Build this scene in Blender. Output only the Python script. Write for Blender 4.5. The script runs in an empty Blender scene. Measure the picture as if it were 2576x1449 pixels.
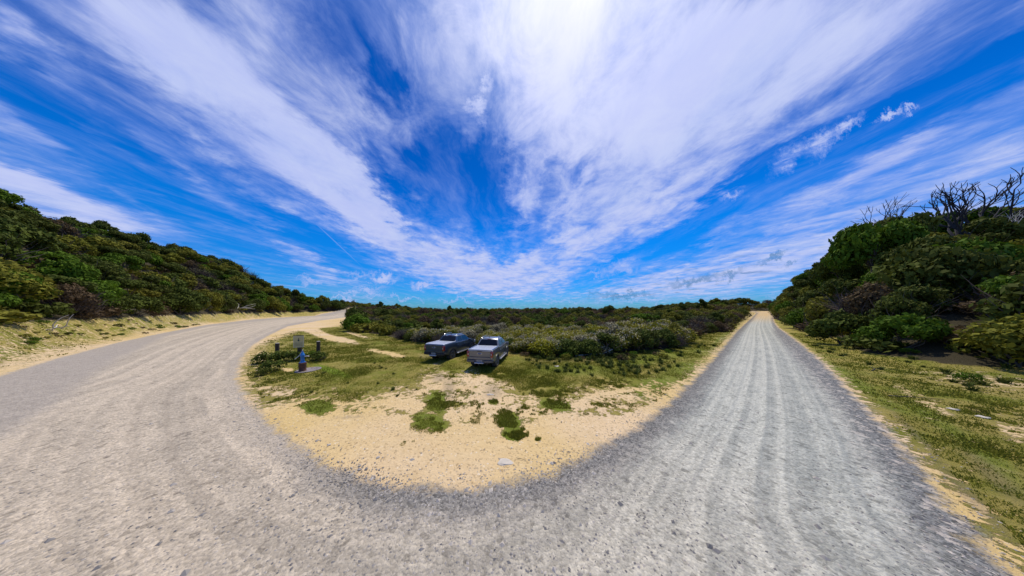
import bpy, math, random
import numpy as np
from mathutils import Vector, Matrix

C = bpy.context.scene.collection
R = math.radians
PI = math.pi
rng = np.random.default_rng(7)
random.seed(7)

# ---------------------------------------------------------------- measuring
# the photograph was measured on a 2576 x 1449 frame: horizon row 780, focal 500 px, eye 4 m up
F, CX, HY, EYE = 500.0, 1288.0, 780.0, 4.0

def gx(px, py):
    """point of the level ground seen at a measured place"""
    D = F * EYE / (py - HY)
    return ((px - CX) / F * D, D)

def gl(pts):
    return np.array([gx(*p) for p in pts])

# ---------------------------------------------------------------- small helpers
def link(o):
    C.objects.link(o)
    return o

def tag(o, label=None, cat=None, group=None, kind=None):
    if label: o["label"] = label
    if cat: o["category"] = cat
    if group: o["group"] = group
    if kind: o["kind"] = kind
    return o

def np_mesh(name, verts, faces, mats, mat_idx=None, attrs=None, smooth=False):
    """faces: (n,k) int array, all of the same size, or list of arrays of different sizes"""
    if not isinstance(faces, list): faces = [faces]
    faces = [np.asarray(f, dtype=np.int32) for f in faces if len(f)]
    me = bpy.data.meshes.new(name)
    verts = np.asarray(verts, dtype=np.float32)
    me.vertices.add(len(verts)); me.vertices.foreach_set("co", verts.ravel())
    nl = sum(f.size for f in faces); nf = sum(len(f) for f in faces)
    me.loops.add(nl); me.loops.foreach_set("vertex_index", np.concatenate([f.ravel() for f in faces]))
    me.polygons.add(nf)
    sizes = np.concatenate([np.full(len(f), f.shape[1]) for f in faces])
    starts = np.concatenate([[0], np.cumsum(sizes)[:-1]]).astype(np.int32)
    me.polygons.foreach_set("loop_start", starts)
    for m in (mats if isinstance(mats, (list, tuple)) else [mats]): me.materials.append(m)
    if mat_idx is not None: me.polygons.foreach_set("material_index", np.asarray(mat_idx, dtype=np.int32))
    me.polygons.foreach_set("use_smooth", np.full(nf, bool(smooth)))
    me.update(calc_edges=True)
    for k, v in (attrs or {}).items():
        a = me.attributes.new(k, 'FLOAT', 'POINT'); a.data.foreach_set("value", np.asarray(v, dtype=np.float32))
    return me

class MB:
    """collects shapes, then links them as ONE mesh object"""
    def __init__(s): s.v = []; s.f = []
    def add(s, vs, fs):
        b = len(s.v); s.v += [tuple(v) for v in vs]; s.f += [tuple(b + i for i in f) for f in fs]; return s
    def box(s, c, d, rot=None, taper=1.0):
        hx, hy, hz = d[0]/2, d[1]/2, d[2]/2
        vs = [Vector((sx*hx*(taper if sz > 0 else 1), sy*hy*(taper if sz > 0 else 1), sz*hz)) for sz in (-1, 1) for sy in (-1, 1) for sx in (-1, 1)]
        if rot is not None: vs = [rot @ v for v in vs]
        c = Vector(c)
        return s.add([v + c for v in vs], [(0, 2, 3, 1), (4, 5, 7, 6), (0, 1, 5, 4), (2, 6, 7, 3), (0, 4, 6, 2), (1, 3, 7, 5)])
    def tube(s, pts, rad, n=8, cap=True):
        pts = [Vector(p) for p in pts]
        if not hasattr(rad, '__len__'): rad = [rad]*len(pts)
        rings = []
        for i, p in enumerate(pts):
            t = (pts[min(i+1, len(pts)-1)] - pts[max(i-1, 0)]).normalized()
            a = t.orthogonal().normalized() if i == 0 else (prev - t*prev.dot(t)).normalized()
            prev = a; b = t.cross(a)
            rings.append([p + (a*math.cos(2*PI*k/n) + b*math.sin(2*PI*k/n))*rad[i] for k in range(n)])
        vs = [v for r in rings for v in r]; fs = []
        for i in range(len(pts)-1):
            for k in range(n):
                fs.append((i*n+k, i*n+(k+1) % n, (i+1)*n+(k+1) % n, (i+1)*n+k))
        if cap: fs += [tuple(range(n))[::-1], tuple((len(pts)-1)*n+k for k in range(n))]
        return s.add(vs, fs)
    def lathe(s, prof, n=20, M=None):
        vs = []; fs = []
        for r, z in prof:
            for k in range(n): vs.append(Vector((r*math.cos(2*PI*k/n), r*math.sin(2*PI*k/n), z)))
        if M is not None: vs = [M @ v for v in vs]
        for i in range(len(prof)-1):
            for k in range(n): fs.append((i*n+k, i*n+(k+1) % n, (i+1)*n+(k+1) % n, (i+1)*n+k))
        if prof[0][0] > 1e-4: fs.append(tuple(range(n))[::-1])
        if prof[-1][0] > 1e-4: fs.append(tuple((len(prof)-1)*n+k for k in range(n)))
        return s.add(vs, fs)
    def prism(s, outline, axis, a, b):
        """outline in the two other axes, extruded along axis from a to b"""
        def P(u, w, t): return {'x': (t, u, w), 'y': (u, t, w), 'z': (u, w, t)}[axis]
        n = len(outline)
        vs = [P(u, w, a) for u, w in outline] + [P(u, w, b) for u, w in outline]
        fs = [tuple(range(n)), tuple(range(n, 2*n))[::-1]] + [(i, n+i, n+(i+1) % n, (i+1) % n) for i in range(n)]
        return s.add(vs, fs)
    def build(s, name, mat, parent=None, bevel=0, smooth=None, seg=2):
        me = bpy.data.meshes.new(name); me.from_pydata(s.v, [], s.f); me.materials.append(mat)
        import bmesh
        bm = bmesh.new(); bm.from_mesh(me); bmesh.ops.remove_doubles(bm, verts=bm.verts, dist=1e-5)
        bmesh.ops.recalc_face_normals(bm, faces=bm.faces)
        if bevel:
            eds = [e for e in bm.edges if len(e.link_faces) == 2 and e.calc_face_angle(0) > 0.45]
            bmesh.ops.bevel(bm, geom=eds, offset=bevel, segments=seg, profile=0.5, affect='EDGES', clamp_overlap=True)
        bm.to_mesh(me); bm.free()
        if smooth is not None:
            me.polygons.foreach_set("use_smooth", [True]*len(me.polygons))
            me.set_sharp_from_angle(angle=R(smooth))
        o = link(bpy.data.objects.new(name, me)); o.parent = parent
        return o

def empty(name, loc, rz=0):
    o = link(bpy.data.objects.new(name, None)); o.location = loc; o.rotation_euler = (0, 0, rz); o.empty_display_size = .2
    return o

def copy_tree(o, parent=None):
    c = o.copy(); C.objects.link(c); c.parent = parent
    for ch in list(o.children): copy_tree(ch, c)
    return c

# ---------------------------------------------------------------- node helpers
class NT:
    def __init__(s, tree): s.t = tree; s.n = tree.nodes; s.l = tree.links
    def new(s, ty, **kw):
        n = s.n.new(ty)
        for k, v in kw.items(): setattr(n, k, v)
        return n
    def put(s, sock, v):
        if isinstance(v, (int, float)): sock.default_value = v
        elif isinstance(v, (tuple, list)):
            sock.default_value = tuple(v) + (1,) if (sock.type == 'RGBA' and len(v) == 3) else tuple(v)
        else: s.l.new(v, sock)
    def math(s, op, a, b=None, c=None, clamp=False):
        n = s.new('ShaderNodeMath', operation=op, use_clamp=clamp); s.put(n.inputs[0], a)
        if b is not None: s.put(n.inputs[1], b)
        if c is not None: s.put(n.inputs[2], c)
        return n.outputs[0]
    def vmath(s, op, a, b=None, out=0):
        n = s.new('ShaderNodeVectorMath', operation=op); s.put(n.inputs[0], a)
        if b is not None: s.put(n.inputs[1], b)
        return n.outputs[out]
    def scale(s, a, k):
        n = s.new('ShaderNodeVectorMath', operation='SCALE'); s.put(n.inputs[0], a); s.put(n.inputs['Scale'], k); return n.outputs[0]
    def mix(s, f, a, b, blend='MIX'):
        n = s.new('ShaderNodeMix', data_type='RGBA', blend_type=blend)
        s.put(n.inputs[0], f); s.put(n.inputs[6], a); s.put(n.inputs[7], b); return n.outputs[2]
    def fmix(s, f, a, b):
        n = s.new('ShaderNodeMix', data_type='FLOAT'); s.put(n.inputs[0], f); s.put(n.inputs[2], a); s.put(n.inputs[3], b); return n.outputs[0]
    def ss(s, x, lo, hi, a=0., b=1.):
        n = s.new('ShaderNodeMapRange', interpolation_type='SMOOTHSTEP')
        s.put(n.inputs[0], x); s.put(n.inputs[1], lo); s.put(n.inputs[2], hi); s.put(n.inputs[3], a); s.put(n.inputs[4], b)
        return n.outputs[0]
    def noise(s, vec, scale, detail=4, rough=.55, dist=0, out=0):
        n = s.new('ShaderNodeTexNoise'); s.put(n.inputs['Vector'], vec); n.inputs['Scale'].default_value = scale
        n.inputs['Detail'].default_value = detail; n.inputs['Roughness'].default_value = rough; n.inputs['Distortion'].default_value = dist
        return n.outputs[out]
    def voro(s, vec, scale, out='Distance', feature='F1', rnd=1):
        n = s.new('ShaderNodeTexVoronoi', feature=feature); s.put(n.inputs['Vector'], vec); n.inputs['Scale'].default_value = scale
        n.inputs['Randomness'].default_value = rnd
        return n.outputs[out]
    def attr(s, name):
        return s.new('ShaderNodeAttribute', attribute_name=name).outputs['Fac']
    def xyz(s, v):
        n = s.new('ShaderNodeSeparateXYZ'); s.put(n.inputs[0], v); return n.outputs
    def comb(s, x, y, z=0.):
        n = s.new('ShaderNodeCombineXYZ'); s.put(n.inputs[0], x); s.put(n.inputs[1], y); s.put(n.inputs[2], z); return n.outputs[0]

def new_mat(name):
    m = bpy.data.materials.new(name); m.use_nodes = True; m.node_tree.nodes.clear()
    g = NT(m.node_tree); out = g.new('ShaderNodeOutputMaterial'); b = g.new('ShaderNodeBsdfPrincipled')
    g.l.new(b.outputs[0], out.inputs[0]); return m, g, b, out

def simple(name, col, rough=.6, metal=0, noise=.15, nscale=6, coat=0, bump=0, spec=.5, dust=0):
    m, g, b, o = new_mat(name)
    tc = g.new('ShaderNodeTexCoord').outputs['Object']
    n = g.noise(tc, nscale, 4)
    k = g.math('MULTIPLY_ADD', n, 2*noise, 1-noise)
    c = g.mix(1., col, g.comb(k, k, k), 'MULTIPLY')
    if dust:
        z = g.xyz(tc)[2]
        dn = g.noise(tc, 3, 3)
        dd = g.math('MULTIPLY', g.ss(g.math('MULTIPLY_ADD', dn, .5, z), 1.15, .5), dust)
        c = g.mix(dd, c, (.22, .17, .11))
        g.put(b.inputs['Roughness'], g.math('MULTIPLY_ADD', dd, .4, rough))
    else: b.inputs['Roughness'].default_value = rough
    g.put(b.inputs['Base Color'], c)
    b.inputs['Metallic'].default_value = metal
    b.inputs['Coat Weight'].default_value = coat; b.inputs['Specular IOR Level'].default_value = spec
    if bump:
        bp = g.new('ShaderNodeBump'); bp.inputs['Strength'].default_value = bump; g.put(bp.inputs['Height'], g.noise(tc, nscale*4, 5)); g.l.new(bp.outputs[0], b.inputs['Normal'])
    return m

# ---------------------------------------------------------------- terrain shape
# columns: measured column -> list of (depth, height)
COLS = [
    (-400, [(12, 0), (16, 3.2), (40, 24), (60, 30), (90, 32)]),
    (0, [(14.2, 0), (17, 2.1), (20.5, 3.4), (45, 26), (55, 28.5), (80, 29)]),
    (139, [(18, 0), (25, 3.2), (50, 22.5), (60, 25), (90, 26)]),
    (278, [(25.5, 0), (34, 3.1), (64, 26), (78, 28), (110, 29)]),
    (458, [(45, 0), (55, 3.3), (98, 29), (110, 30), (150, 30)]),
    (573, [(67, 0), (78, 2.8), (118, 26), (135, 28.5), (170, 29)]),
    (677, [(95, 0), (104, 2.4), (140, 18), (160, 19), (200, 18)]),
    (738, [(130, 0), (135, 1.2), (150, 11), (170, 12.5), (210, 12)]),
    (820, [(138, 0), (145, 1), (185, 9), (210, 9.5), (260, 8)]),
    (916, [(120, 0), (150, 2.2), (180, 4.3), (225, 8.5), (260, 8)]),
    (1000, [(120, 0), (180, 1.6), (250, 5.6), (300, 5)]),
    (1100, [(120, 0), (250, 1.2), (300, 1)]),
    (1288, [(120, 0), (200, 1.6), (300, 1.5)]),
    (1600, [(120, 0), (200, 1.8), (300, 2)]),
    (1700, [(90, 0), (200, 6.5), (300, 7)]),
    (1850, [(90, 0), (170, 9.5), (250, 10)]),
    (1880, [(95, 0), (148, 2.6), (160, 4.4), (210, 11), (260, 11)]),
    (1920, [(95, 0), (140, 2.4), (153, 3.6), (175, 7.5), (215, 13.5), (260, 14)]),
    (1955, [(80, 0), (125, 1.9), (146, 3.4), (160, 6.5), (190, 15), (230, 17)]),
    (1985, [(62, 0), (130, 13), (170, 19), (230, 19)]),
    (2045, [(36, 0), (120, 22), (150, 23), (200, 22)]),
    (2100, [(27, 0), (62, 14), (110, 25), (150, 26)]),
    (2250, [(15.6, 0), (40, 13), (60, 17), (90, 18)]),
    (2400, [(13.6, 0), (18, 3.4), (44, 19), (60, 20.5), (90, 20)]),
    (2576, [(12.8, 0), (17, 3.4), (44, 20), (60, 22), (90, 22)]),
    (2976, [(11.2, 0), (15, 3.2), (40, 20), (60, 24), (90, 24)]),
]
_caz = np.array([math.atan((c - CX)/F) for c, _ in COLS])
_RS = np.concatenate([np.linspace(0, 120, 121), np.linspace(124, 400, 70)])
_tab = np.array([np.interp(_RS*math.cos(a), [p[0] for p in pr], [p[1] for p in pr]) for a, (c, pr) in zip(_caz, COLS)])
_k = np.array([1, 4, 6, 4, 1.]); _k /= _k.sum()
_tab = np.array([np.convolve(np.pad(r, 2, 'edge'), _k, 'valid') for r in _tab])

def vnoise(x, y, s, seed=0):
    """smooth value noise, numpy"""
    x = np.asarray(x, float)/s + seed*17.3; y = np.asarray(y, float)/s + seed*9.1
    xi = np.floor(x); yi = np.floor(y); fx = x-xi; fy = y-yi
    fx = fx*fx*(3-2*fx); fy = fy*fy*(3-2*fy)
    def h(a, b):
        v = np.sin(a*127.1 + b*311.7 + seed*74.7)*43758.5453
        return v - np.floor(v)
    return (h(xi, yi)*(1-fx) + h(xi+1, yi)*fx)*(1-fy) + (h(xi, yi+1)*(1-fx) + h(xi+1, yi+1)*fx)*fy

def tz(X, Y):
    X = np.atleast_1d(np.asarray(X, float)); Y = np.atleast_1d(np.asarray(Y, float))
    z = tz0(X.ravel(), Y.ravel()).reshape(X.shape)
    px = CX+F*X/np.maximum(Y, .5); side = ((X < 0) & ((px < 790) | (Y < .5))) | ((X > 0) & (px > 1990))
    sel = side & (z > .01)
    if sel.any():
        d = -sdist(ROAD, X[sel], Y[sel]); k = np.clip((d-.2)/5., 0, 1); k = k*k*(3-2*k)
        z[sel] = z[sel]*k
    return z

def tz0(X, Y):
    X = np.asarray(X, float); Y = np.asarray(Y, float)
    a = np.arctan2(X, Y); r = np.hypot(X, Y)
    ac = np.clip(a, _caz[0], _caz[-1])
    i = np.clip(np.searchsorted(_caz, ac)-1, 0, len(_caz)-2)
    f = (ac-_caz[i])/(_caz[i+1]-_caz[i]); f = f*f*(3-2*f)*.6 + f*.4
    rr = np.interp(r, _RS, np.arange(len(_RS))); j = np.clip(rr.astype(int), 0, len(_RS)-2); g = rr-j
    z = (1-f)*((1-g)*_tab[i, j]+g*_tab[i, j+1]) + f*((1-g)*_tab[i+1, j]+g*_tab[i+1, j+1])
    back = np.clip((np.abs(a)-R(78))/R(40), 0, 1)
    z = z*(1-back)
    far = np.clip((r-300)/200, 0, 1); z = z*(1-far)
    z = z + np.clip(z, 0, 1)*(vnoise(X, Y, 7, 3)-.5)*1.0 + np.clip(z, 0, 1)*(vnoise(X, Y, 2.2, 4)-.5)*.3
    return z

def tz1(x, y): return float(tz(np.array([x]), np.array([y]))[0])

# ---------------------------------------------------------------- plan of the place
inner = gl([(1890, 801), (1873, 815.4), (1851, 836), (1811, 883.5), (1770, 930), (1700, 1000), (1600, 1075), (1500, 1130), (1400, 1180),
            (1300, 1212), (1210, 1225), (1130, 1230), (1000, 1222), (850, 1180), (750, 1120), (690, 1070), (640, 1025), (608, 980), (597, 945), (606, 905), (636, 868),
            (680, 842), (724, 821), (801, 806.8), (871, 798), (895, 795)])
inner = np.concatenate([np.array([(176., 148), (170, 138)]), inner])
outer_l = gl([(895, 790), (871, 791.4), (800, 794.5), (738, 797), (640, 803), (521, 817), (417, 836), (295, 862), (150, 900), (0, 945), (-200, 1000)])
outer_r = gl([(2700, 1580), (2560, 1449), (2448, 1329), (2304, 1158), (2157, 1003), (2079, 921), (2019, 868), (1985, 843), (1957, 823.7), (1947, 810), (1944.5, 796)])
outer_r = np.concatenate([outer_r, np.array([(158., 119), (178, 132), (196, 146), (186, 152)])])
behind = np.array([(-30, 6.), (-20, 0), (-11, -3.6), (-4, -4.6), (2, -4.0), (6, -1.0)])
ROAD = np.concatenate([inner, outer_l, behind, outer_r])
OUT = np.concatenate([outer_l, behind, outer_r])
CORE = np.concatenate([gl([(1915, 790), (1885, 812), (1845, 860), (1790, 935), (1725, 1035), (1600, 1145), (1480, 1215), (1300, 1280), (1130, 1300), (960, 1275), (800, 1190), (690, 1100),
                           (625, 1030), (585, 960), (592, 905), (640, 856), (724, 815), (868, 797.5)]),
                       gl([(868, 792.5), (738, 799), (521, 822), (417, 846), (300, 900), (221, 950), (150, 1010), (60, 1060), (0, 1095), (-200, 1190)]), np.array([(-14., 1.), (-8, -2.4), (-3, -3.4), (1.6, -3), (4.8, -.2)]),
                       gl([(2380, 1449), (2310, 1330), (2205, 1160), (2098, 1010), (1996, 895), (1950, 838), (1940, 805), (1938, 790)])])
FARROAD = np.array([(-117, 150.), (-125, 157), (-141, 181), (-150, 188), (-150, 183), (-137, 172), (-120, 161), (-104, 150)])
GRASS = gl([(1893, 793), (1868, 812), (1840, 838), (1795, 884), (1755, 925), (1725, 958), (1640, 978), (1560, 972), (1480, 985), (1440, 1000), (1400, 1010), (1330, 1003), (1285, 990), (1262, 965),
            (1240, 955), (1180, 962), (1130, 955), (1075, 965), (1030, 985), (1000, 983), (930, 1003), (860, 1012), (780, 1000), (720, 1008), (650, 1018), (622, 985), (613, 945), (622, 908),
            (655, 873), (700, 852), (745, 835), (800, 825), (850, 822), (890, 810), (950, 795)])
VEG = gl([(760, 800), (850, 808), (866, 818), (892, 832), (930, 839), (964, 843), (1000, 852), (1060, 861), (1110, 866), (1200, 880), (1282, 886), (1353, 893), (1457, 897), (1535, 890), (1600, 883), (1660, 879), (1691, 874),
          (1722, 849.5), (1756, 839), (1808, 834), (1834, 819), (1860, 804), (1886, 789.6)])
VEG = np.concatenate([np.array([(-165., 260)]), gl([(908, 797)]), VEG[3:], np.array([(250., 215), (330, 420), (-230, 420)])])

def inside(poly, X, Y):
    c = np.zeros(X.shape, bool); n = len(poly)
    for i in range(n):
        x1, y1 = poly[i]; x2, y2 = poly[(i+1) % n]
        cond = ((y1 > Y) != (y2 > Y))
        with np.errstate(divide='ignore', invalid='ignore'):
            xi = (x2-x1)*(Y-y1)/((y2-y1) if y2 != y1 else 1e-9)+x1
        c ^= cond & (X < xi)
    return c

def dist_line(pl, X, Y, closed=False):
    d = np.full(X.shape, 1e9); n = len(pl)
    for i in range(n if closed else n-1):
        ax, ay = pl[i]; bx, by = pl[(i+1) % n]
        ux, uy = bx-ax, by-ay; L = ux*ux+uy*uy+1e-12
        t = np.clip(((X-ax)*ux+(Y-ay)*uy)/L, 0, 1)
        d = np.minimum(d, np.hypot(X-ax-t*ux, Y-ay-t*uy))
    return d

def sdist(poly, X, Y):
    d = dist_line(poly, X, Y, True)
    return np.where(inside(poly, X, Y), d, -d)

def ell(X, Y, px, py, rx, ry, ang=0):
    """1 at the middle of an ellipse measured on the level ground, 0 on its rim"""
    Yc = np.maximum(Y, .5)
    u = CX + F*X/Yc - px; v = HY + F*EYE/Yc - py
    c, s = math.cos(R(ang)), math.sin(R(ang))
    d = np.hypot((u*c+v*s)/rx, (-u*s+v*c)/ry)
    return np.where(Y > .5, 1-d, -9)

def fields(X, Y):
    r = np.hypot(X, Y)
    road = sdist(ROAD, X, Y)
    road = np.maximum(road, sdist(FARROAD, X, Y))
    core = sdist(CORE, X, Y)
    di = dist_line(inner, X, Y); do = dist_line(OUT, X, Y)
    lat = di/(di+do+1e-6)
    pxx = CX+F*X/np.maximum(Y, .5); w = .45 + r*np.where((Y > 4) & (pxx > 640) & (pxx < 1650) & (r < 30), .13, .035)
    isl = inside(np.concatenate([inner, [(-160., 260.)], [(260., 260.)]]), X, Y)
    gr = np.clip(.5+.5*sdist(GRASS, X, Y)/w, 0, 1)
    outside = (road < 0) & ~inside(np.concatenate([inner, [(-150, 300.)], [(280, 300.)]]), X, Y)
    # verges beyond the road: grass a little way out from the gravel
    gr = np.where(outside & (X < 0), np.clip(.36 + .14*(-road-1.0), 0, .60), gr)
    gr = np.where(outside & (X >= 0), np.clip(.56 + .7*(-road-.2), 0, .82), gr)
    # grass islands in the sand, sand patches in the grass
    green = np.zeros_like(X)
    for p in ((800, 1024, 60, 26, 0), (1080, 1062, 62, 32, 8), (1283, 1062, 46, 34, 20), (1290, 1092, 40, 22, 0), (1395, 1019, 58, 20, 8), (1242, 1010, 16, 8, 0), (1100, 1012, 42, 40, 60), (1352, 1104, 8, 5, 0)):
        e = ell(X, Y, *p); gr = np.maximum(gr, np.clip(.25+e*1.1, 0, 1)); green = np.maximum(green, np.clip(e*2.2, 0, 1))
    for p, k in (((800, 838, 75, 14, 22), 1.), ((770, 820, 60, 9, 0), .9), ((862, 855, 60, 9, 12), 1.), ((900, 843, 50, 5, 15), .8), ((965, 886, 70, 8, 10), .85), ((1000, 897, 30, 6, 0), .7),
                 ((1090, 940, 60, 34, 0), .42), ((1190, 945, 55, 28, 0), .42), ((1100, 905, 30, 22, 0), .35), ((725, 930, 20, 6, 0), .9), ((730, 862, 60, 5, -25), .5), ((1480, 905, 80, 6, 0), .12),
                 ((1545, 1000, 120, 22, -10), .35), ((705, 985, 60, 16, 0), .33), ((660, 900, 22, 30, 0), .2)):
        e = np.clip(ell(X, Y, *p)*1.8, 0, 1); gr = gr - e*k*.8
    for p, k in (((1130, 1000, 130, 42, 0), .42), ((1330, 1030, 110, 45, 0), .38), ((1560, 1015, 190, 40, -12), .44), ((900, 1030, 200, 20, 4), .42), ((1180, 1030, 60, 50, 0), .34)):
        gr = np.maximum(gr, np.clip(ell(X, Y, *p)*2.2, 0, 1)*k)
    for p, k in (((2470, 960, 200, 30, 6), .30), ((2330, 1010, 130, 16, 28), .30), ((2560, 1080, 90, 40, 20), .35)):
        gr = gr - np.clip(ell(X, Y, *p)*1.8, 0, 1)*k
    for p in ((834, 935, 62, 9, 18), (1080, 885, 40, 6, 0), (1700, 945, 160, 40, -25), (1650, 900, 170, 20, -8), (1450, 930, 200, 22, 0), (2150, 960, 200, 18, 32), (2360, 1060, 170, 22, 33), (2500, 1160, 150, 30, 40), (1980, 850, 90, 12, 35), (1820, 850, 80, 12, -40)):
        green = np.maximum(green, np.clip(ell(X, Y, *p)*1.6, 0, 1)*.8)
    lush = np.clip(ell(X, Y, 838, 934, 58, 9, 16)*2.5, 0, 1)
    veg = np.clip(.5+sdist(VEG, X, Y)/1.2, 0, 1)
    z = tz(X, Y)
    veg = np.maximum(veg, np.where(outside & (X < 0), np.clip((z-2.0)/1.2, 0, 1), 0))
    veg = np.maximum(veg, np.where(outside & (X >= 0), np.clip((z-.02)/.35, 0, 1), 0))
    veg = np.where(road > -.3, 0, veg)
    mud = np.zeros_like(X)
    for p in ((2450, 1260, 190, 22, 45), (2300, 1090, 120, 10, 44), (2500, 1200, 160, 30, 40), (1105, 950, 14, 28, 80), (1085, 905, 40, 12, 20), (1130, 980, 22, 40, 0), (1240, 985, 30, 26, 0), (880, 1050, 55, 4, -4), (1330, 870, 60, 9, 0), (1420, 905, 140, 8, 0)):
        mud = np.maximum(mud, np.clip(ell(X, Y, *p)*1.5, 0, 1)*.7)
    tone = np.clip((Y-55)/60, 0, 1)*(X > 30)   # the far stretch of road is orange clay
    return dict(road=road, core=core, lat=lat, grass=np.clip(gr, 0, 1), green=green, lush=lush, veg=veg, mud=mud, clay=tone)

# ---------------------------------------------------------------- ground sheet
def ground_material(name):
    m, g, b, out = new_mat(name)
    P = g.new('ShaderNodeNewGeometry').outputs['Position']
    x, y, z = g.xyz(P)
    P2 = g.comb(x, y, 0.)
    nb = g.noise(P2, .35, 5, .6); nm = g.noise(P2, 1.6, 6, .62); nf = g.noise(P2, 9, 5, .65); nff = g.noise(P2, 38, 3, .7)
    nl = g.noise(g.vmath('ADD', P2, (31., 7., 0.)), .12, 3, .5)
    road, core, lat = g.attr('road'), g.attr('core'), g.attr('lat')
    grass, green, lush, veg, mud, clay = [g.attr(k) for k in ('grass', 'green', 'lush', 'veg', 'mud', 'clay')]
    # stones of the gravel
    vs = g.new('ShaderNodeTexVoronoi'); g.put(vs.inputs['Vector'], P2); vs.inputs['Scale'].default_value = 22
    vs2 = g.new('ShaderNodeTexVoronoi'); g.put(vs2.inputs['Vector'], P2); vs2.inputs['Scale'].default_value = 8.5
    sc = g.xyz(vs.outputs['Color'])[0]; sc2 = g.xyz(vs2.outputs['Color'])[1]
    # tracks: lines that run along the road
    tr = g.noise(g.comb(g.math('MULTIPLY', lat, 9.), g.math('MULTIPLY', nb, .8), 0.), 1.6, 3, .6)
    trk = g.ss(tr, .36, .64)
    # packed light gravel
    warm = g.ss(x, 9., -7.)
    lightc = g.mix(warm, (.485, .48, .405), (.545, .455, .335))
    darkc = g.mix(warm, (.25, .262, .235), (.345, .295, .225))
    gravel = g.mix(g.math('MULTIPLY_ADD', trk, .8, g.math('MULTIPLY', nm, .3)), darkc, lightc)
    pat = g.ss(g.noise(P2, .75, 5, .7), .38, .66)
    gravel = g.mix(g.math('MULTIPLY', pat, .35), gravel, g.mix(warm, (.55, .545, .465), (.615, .52, .39)))
    sp = g.math('MULTIPLY_ADD', sc, .40, .80)
    gravel = g.mix(1., gravel, g.comb(sp, sp, sp), 'MULTIPLY')
    sp2 = g.math('MULTIPLY_ADD', g.ss(sc2, .0, .14), .34, .66)
    gravel = g.mix(1., gravel, g.comb(sp2, sp2, sp2), 'MULTIPLY')
    sp3 = g.math('MULTIPLY_ADD', g.ss(nf, .32, .6), .24, .82)
    gravel = g.mix(1., gravel, g.comb(sp3, sp3, sp3), 'MULTIPLY')
    gravel = g.mix(g.math('MULTIPLY', clay, .8), gravel, g.mix(nm, (.52, .33, .13), (.62, .44, .20)))
    drk = g.ss(g.noise(g.comb(g.math('MULTIPLY', lat, 14.), g.math('MULTIPLY', nb, 3.), 2.), 1.7, 6, .7), .54, .74)
    gravel = g.mix(g.math('MULTIPLY', drk, .38), gravel, g.mix(warm, (.20, .215, .21), (.30, .26, .21)))
    trk2 = g.ss(g.noise(g.comb(g.math('MULTIPLY', lat, 26.), g.math('MULTIPLY', nb, .5), 6.), 1.0, 2, .5), .50, .66)
    gravel = g.mix(g.math('MULTIPLY', trk2, .30), gravel, g.mix(warm, (.25, .265, .25), (.33, .275, .205)))
    # loose dark gravel of the shoulders
    loose = g.mix(g.math('MULTIPLY', sc, 1.), (.060, .064, .064), (.26, .258, .245))
    loose = g.mix(g.ss(sc2, .72, .95), loose, (.42, .38, .33))
    loose = g.mix(g.math('MULTIPLY', warm, .85), loose, g.mix(g.math('MULTIPLY_ADD', sc, .5, g.math('MULTIPLY', nm, .6)), (.25, .215, .17), (.50, .43, .345)))
    loose = g.mix(g.math('MULTIPLY', clay, .7), loose, (.55, .40, .22))
    cn = g.math('ADD', core, g.math('MULTIPLY_ADD', nm, 1.3, -.65))
    gravel = g.mix(g.ss(cn, -.45, .55), loose, gravel)
    rim = g.math('MULTIPLY', g.math('MULTIPLY', g.ss(g.math('ADD', road, g.math('MULTIPLY_ADD', nm, .8, -.4)), .95, .25), g.ss(lat, .22, .12)), g.ss(x, -7., -2.))
    gravel = g.mix(g.math('MULTIPLY', rim, .8), gravel, g.mix(sc, (.07, .07, .066), (.26, .25, .225)))
    # sand
    sand = g.mix(nm, (.55, .385, .14), (.65, .485, .225))
    sand = g.mix(g.ss(nl, .35, .65), sand, g.mix(nm, (.60, .43, .235), (.69, .54, .35)))
    sand = g.mix(g.math('MULTIPLY', g.ss(nf, .52, .75), .45), sand, (.44, .29, .12))
    sand = g.mix(g.math('MULTIPLY', g.ss(sc, .86, .96), .55), sand, (.25, .17, .09))
    sand = g.mix(g.math('MULTIPLY', g.ss(sc, .04, .0), .5), sand, (.72, .66, .55))
    sand = g.mix(g.math('MULTIPLY', g.ss(g.noise(P2, .55, 5, .7), .50, .72), .5), sand, (.46, .33, .16))
    sand = g.mix(g.math('MULTIPLY', mud, .75), sand, (.24, .19, .13))
    # grass
    dry = g.mix(nm, (.25, .20, .035), (.38, .31, .085))
    olv = g.mix(nf, (.105, .130, .008), (.22, .225, .018))
    gc = g.mix(g.ss(g.math('ADD', nb, g.math('MULTIPLY', nm, .35)), .50, .80), olv, dry)
    gc = g.mix(g.math('MULTIPLY', green, .75), gc, g.mix(nf, (.085, .15, .006), (.18, .25, .015)))
    gc = g.mix(lush, gc, (.16, .24, .01))
    gc = g.mix(g.math('MULTIPLY', g.ss(nff, .5, .72), .5), gc, (.36, .31, .14))
    gc = g.mix(g.math('MULTIPLY', g.ss(g.noise(P2, 3.7, 4, .6), .54, .70), .55), gc, (.070, .080, .014))
    gc = g.mix(g.math('MULTIPLY', g.ss(g.noise(g.vmath('ADD', P2, (9., 3., 0.)), 2.1, 5, .7), .54, .70), .55), gc, (.42, .36, .13))
    gc = g.mix(g.math('MULTIPLY', mud, .5), gc, (.17, .14, .10))
    gmask = g.ss(g.math('ADD', grass, g.math('ADD', g.math('MULTIPLY_ADD', nm, 1.5, -.75), g.math('MULTIPLY_ADD', g.noise(P2, 5., 5, .7), 1.7, -.85))), .44, .56)
    soil = g.mix(gmask, sand, gc)
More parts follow.
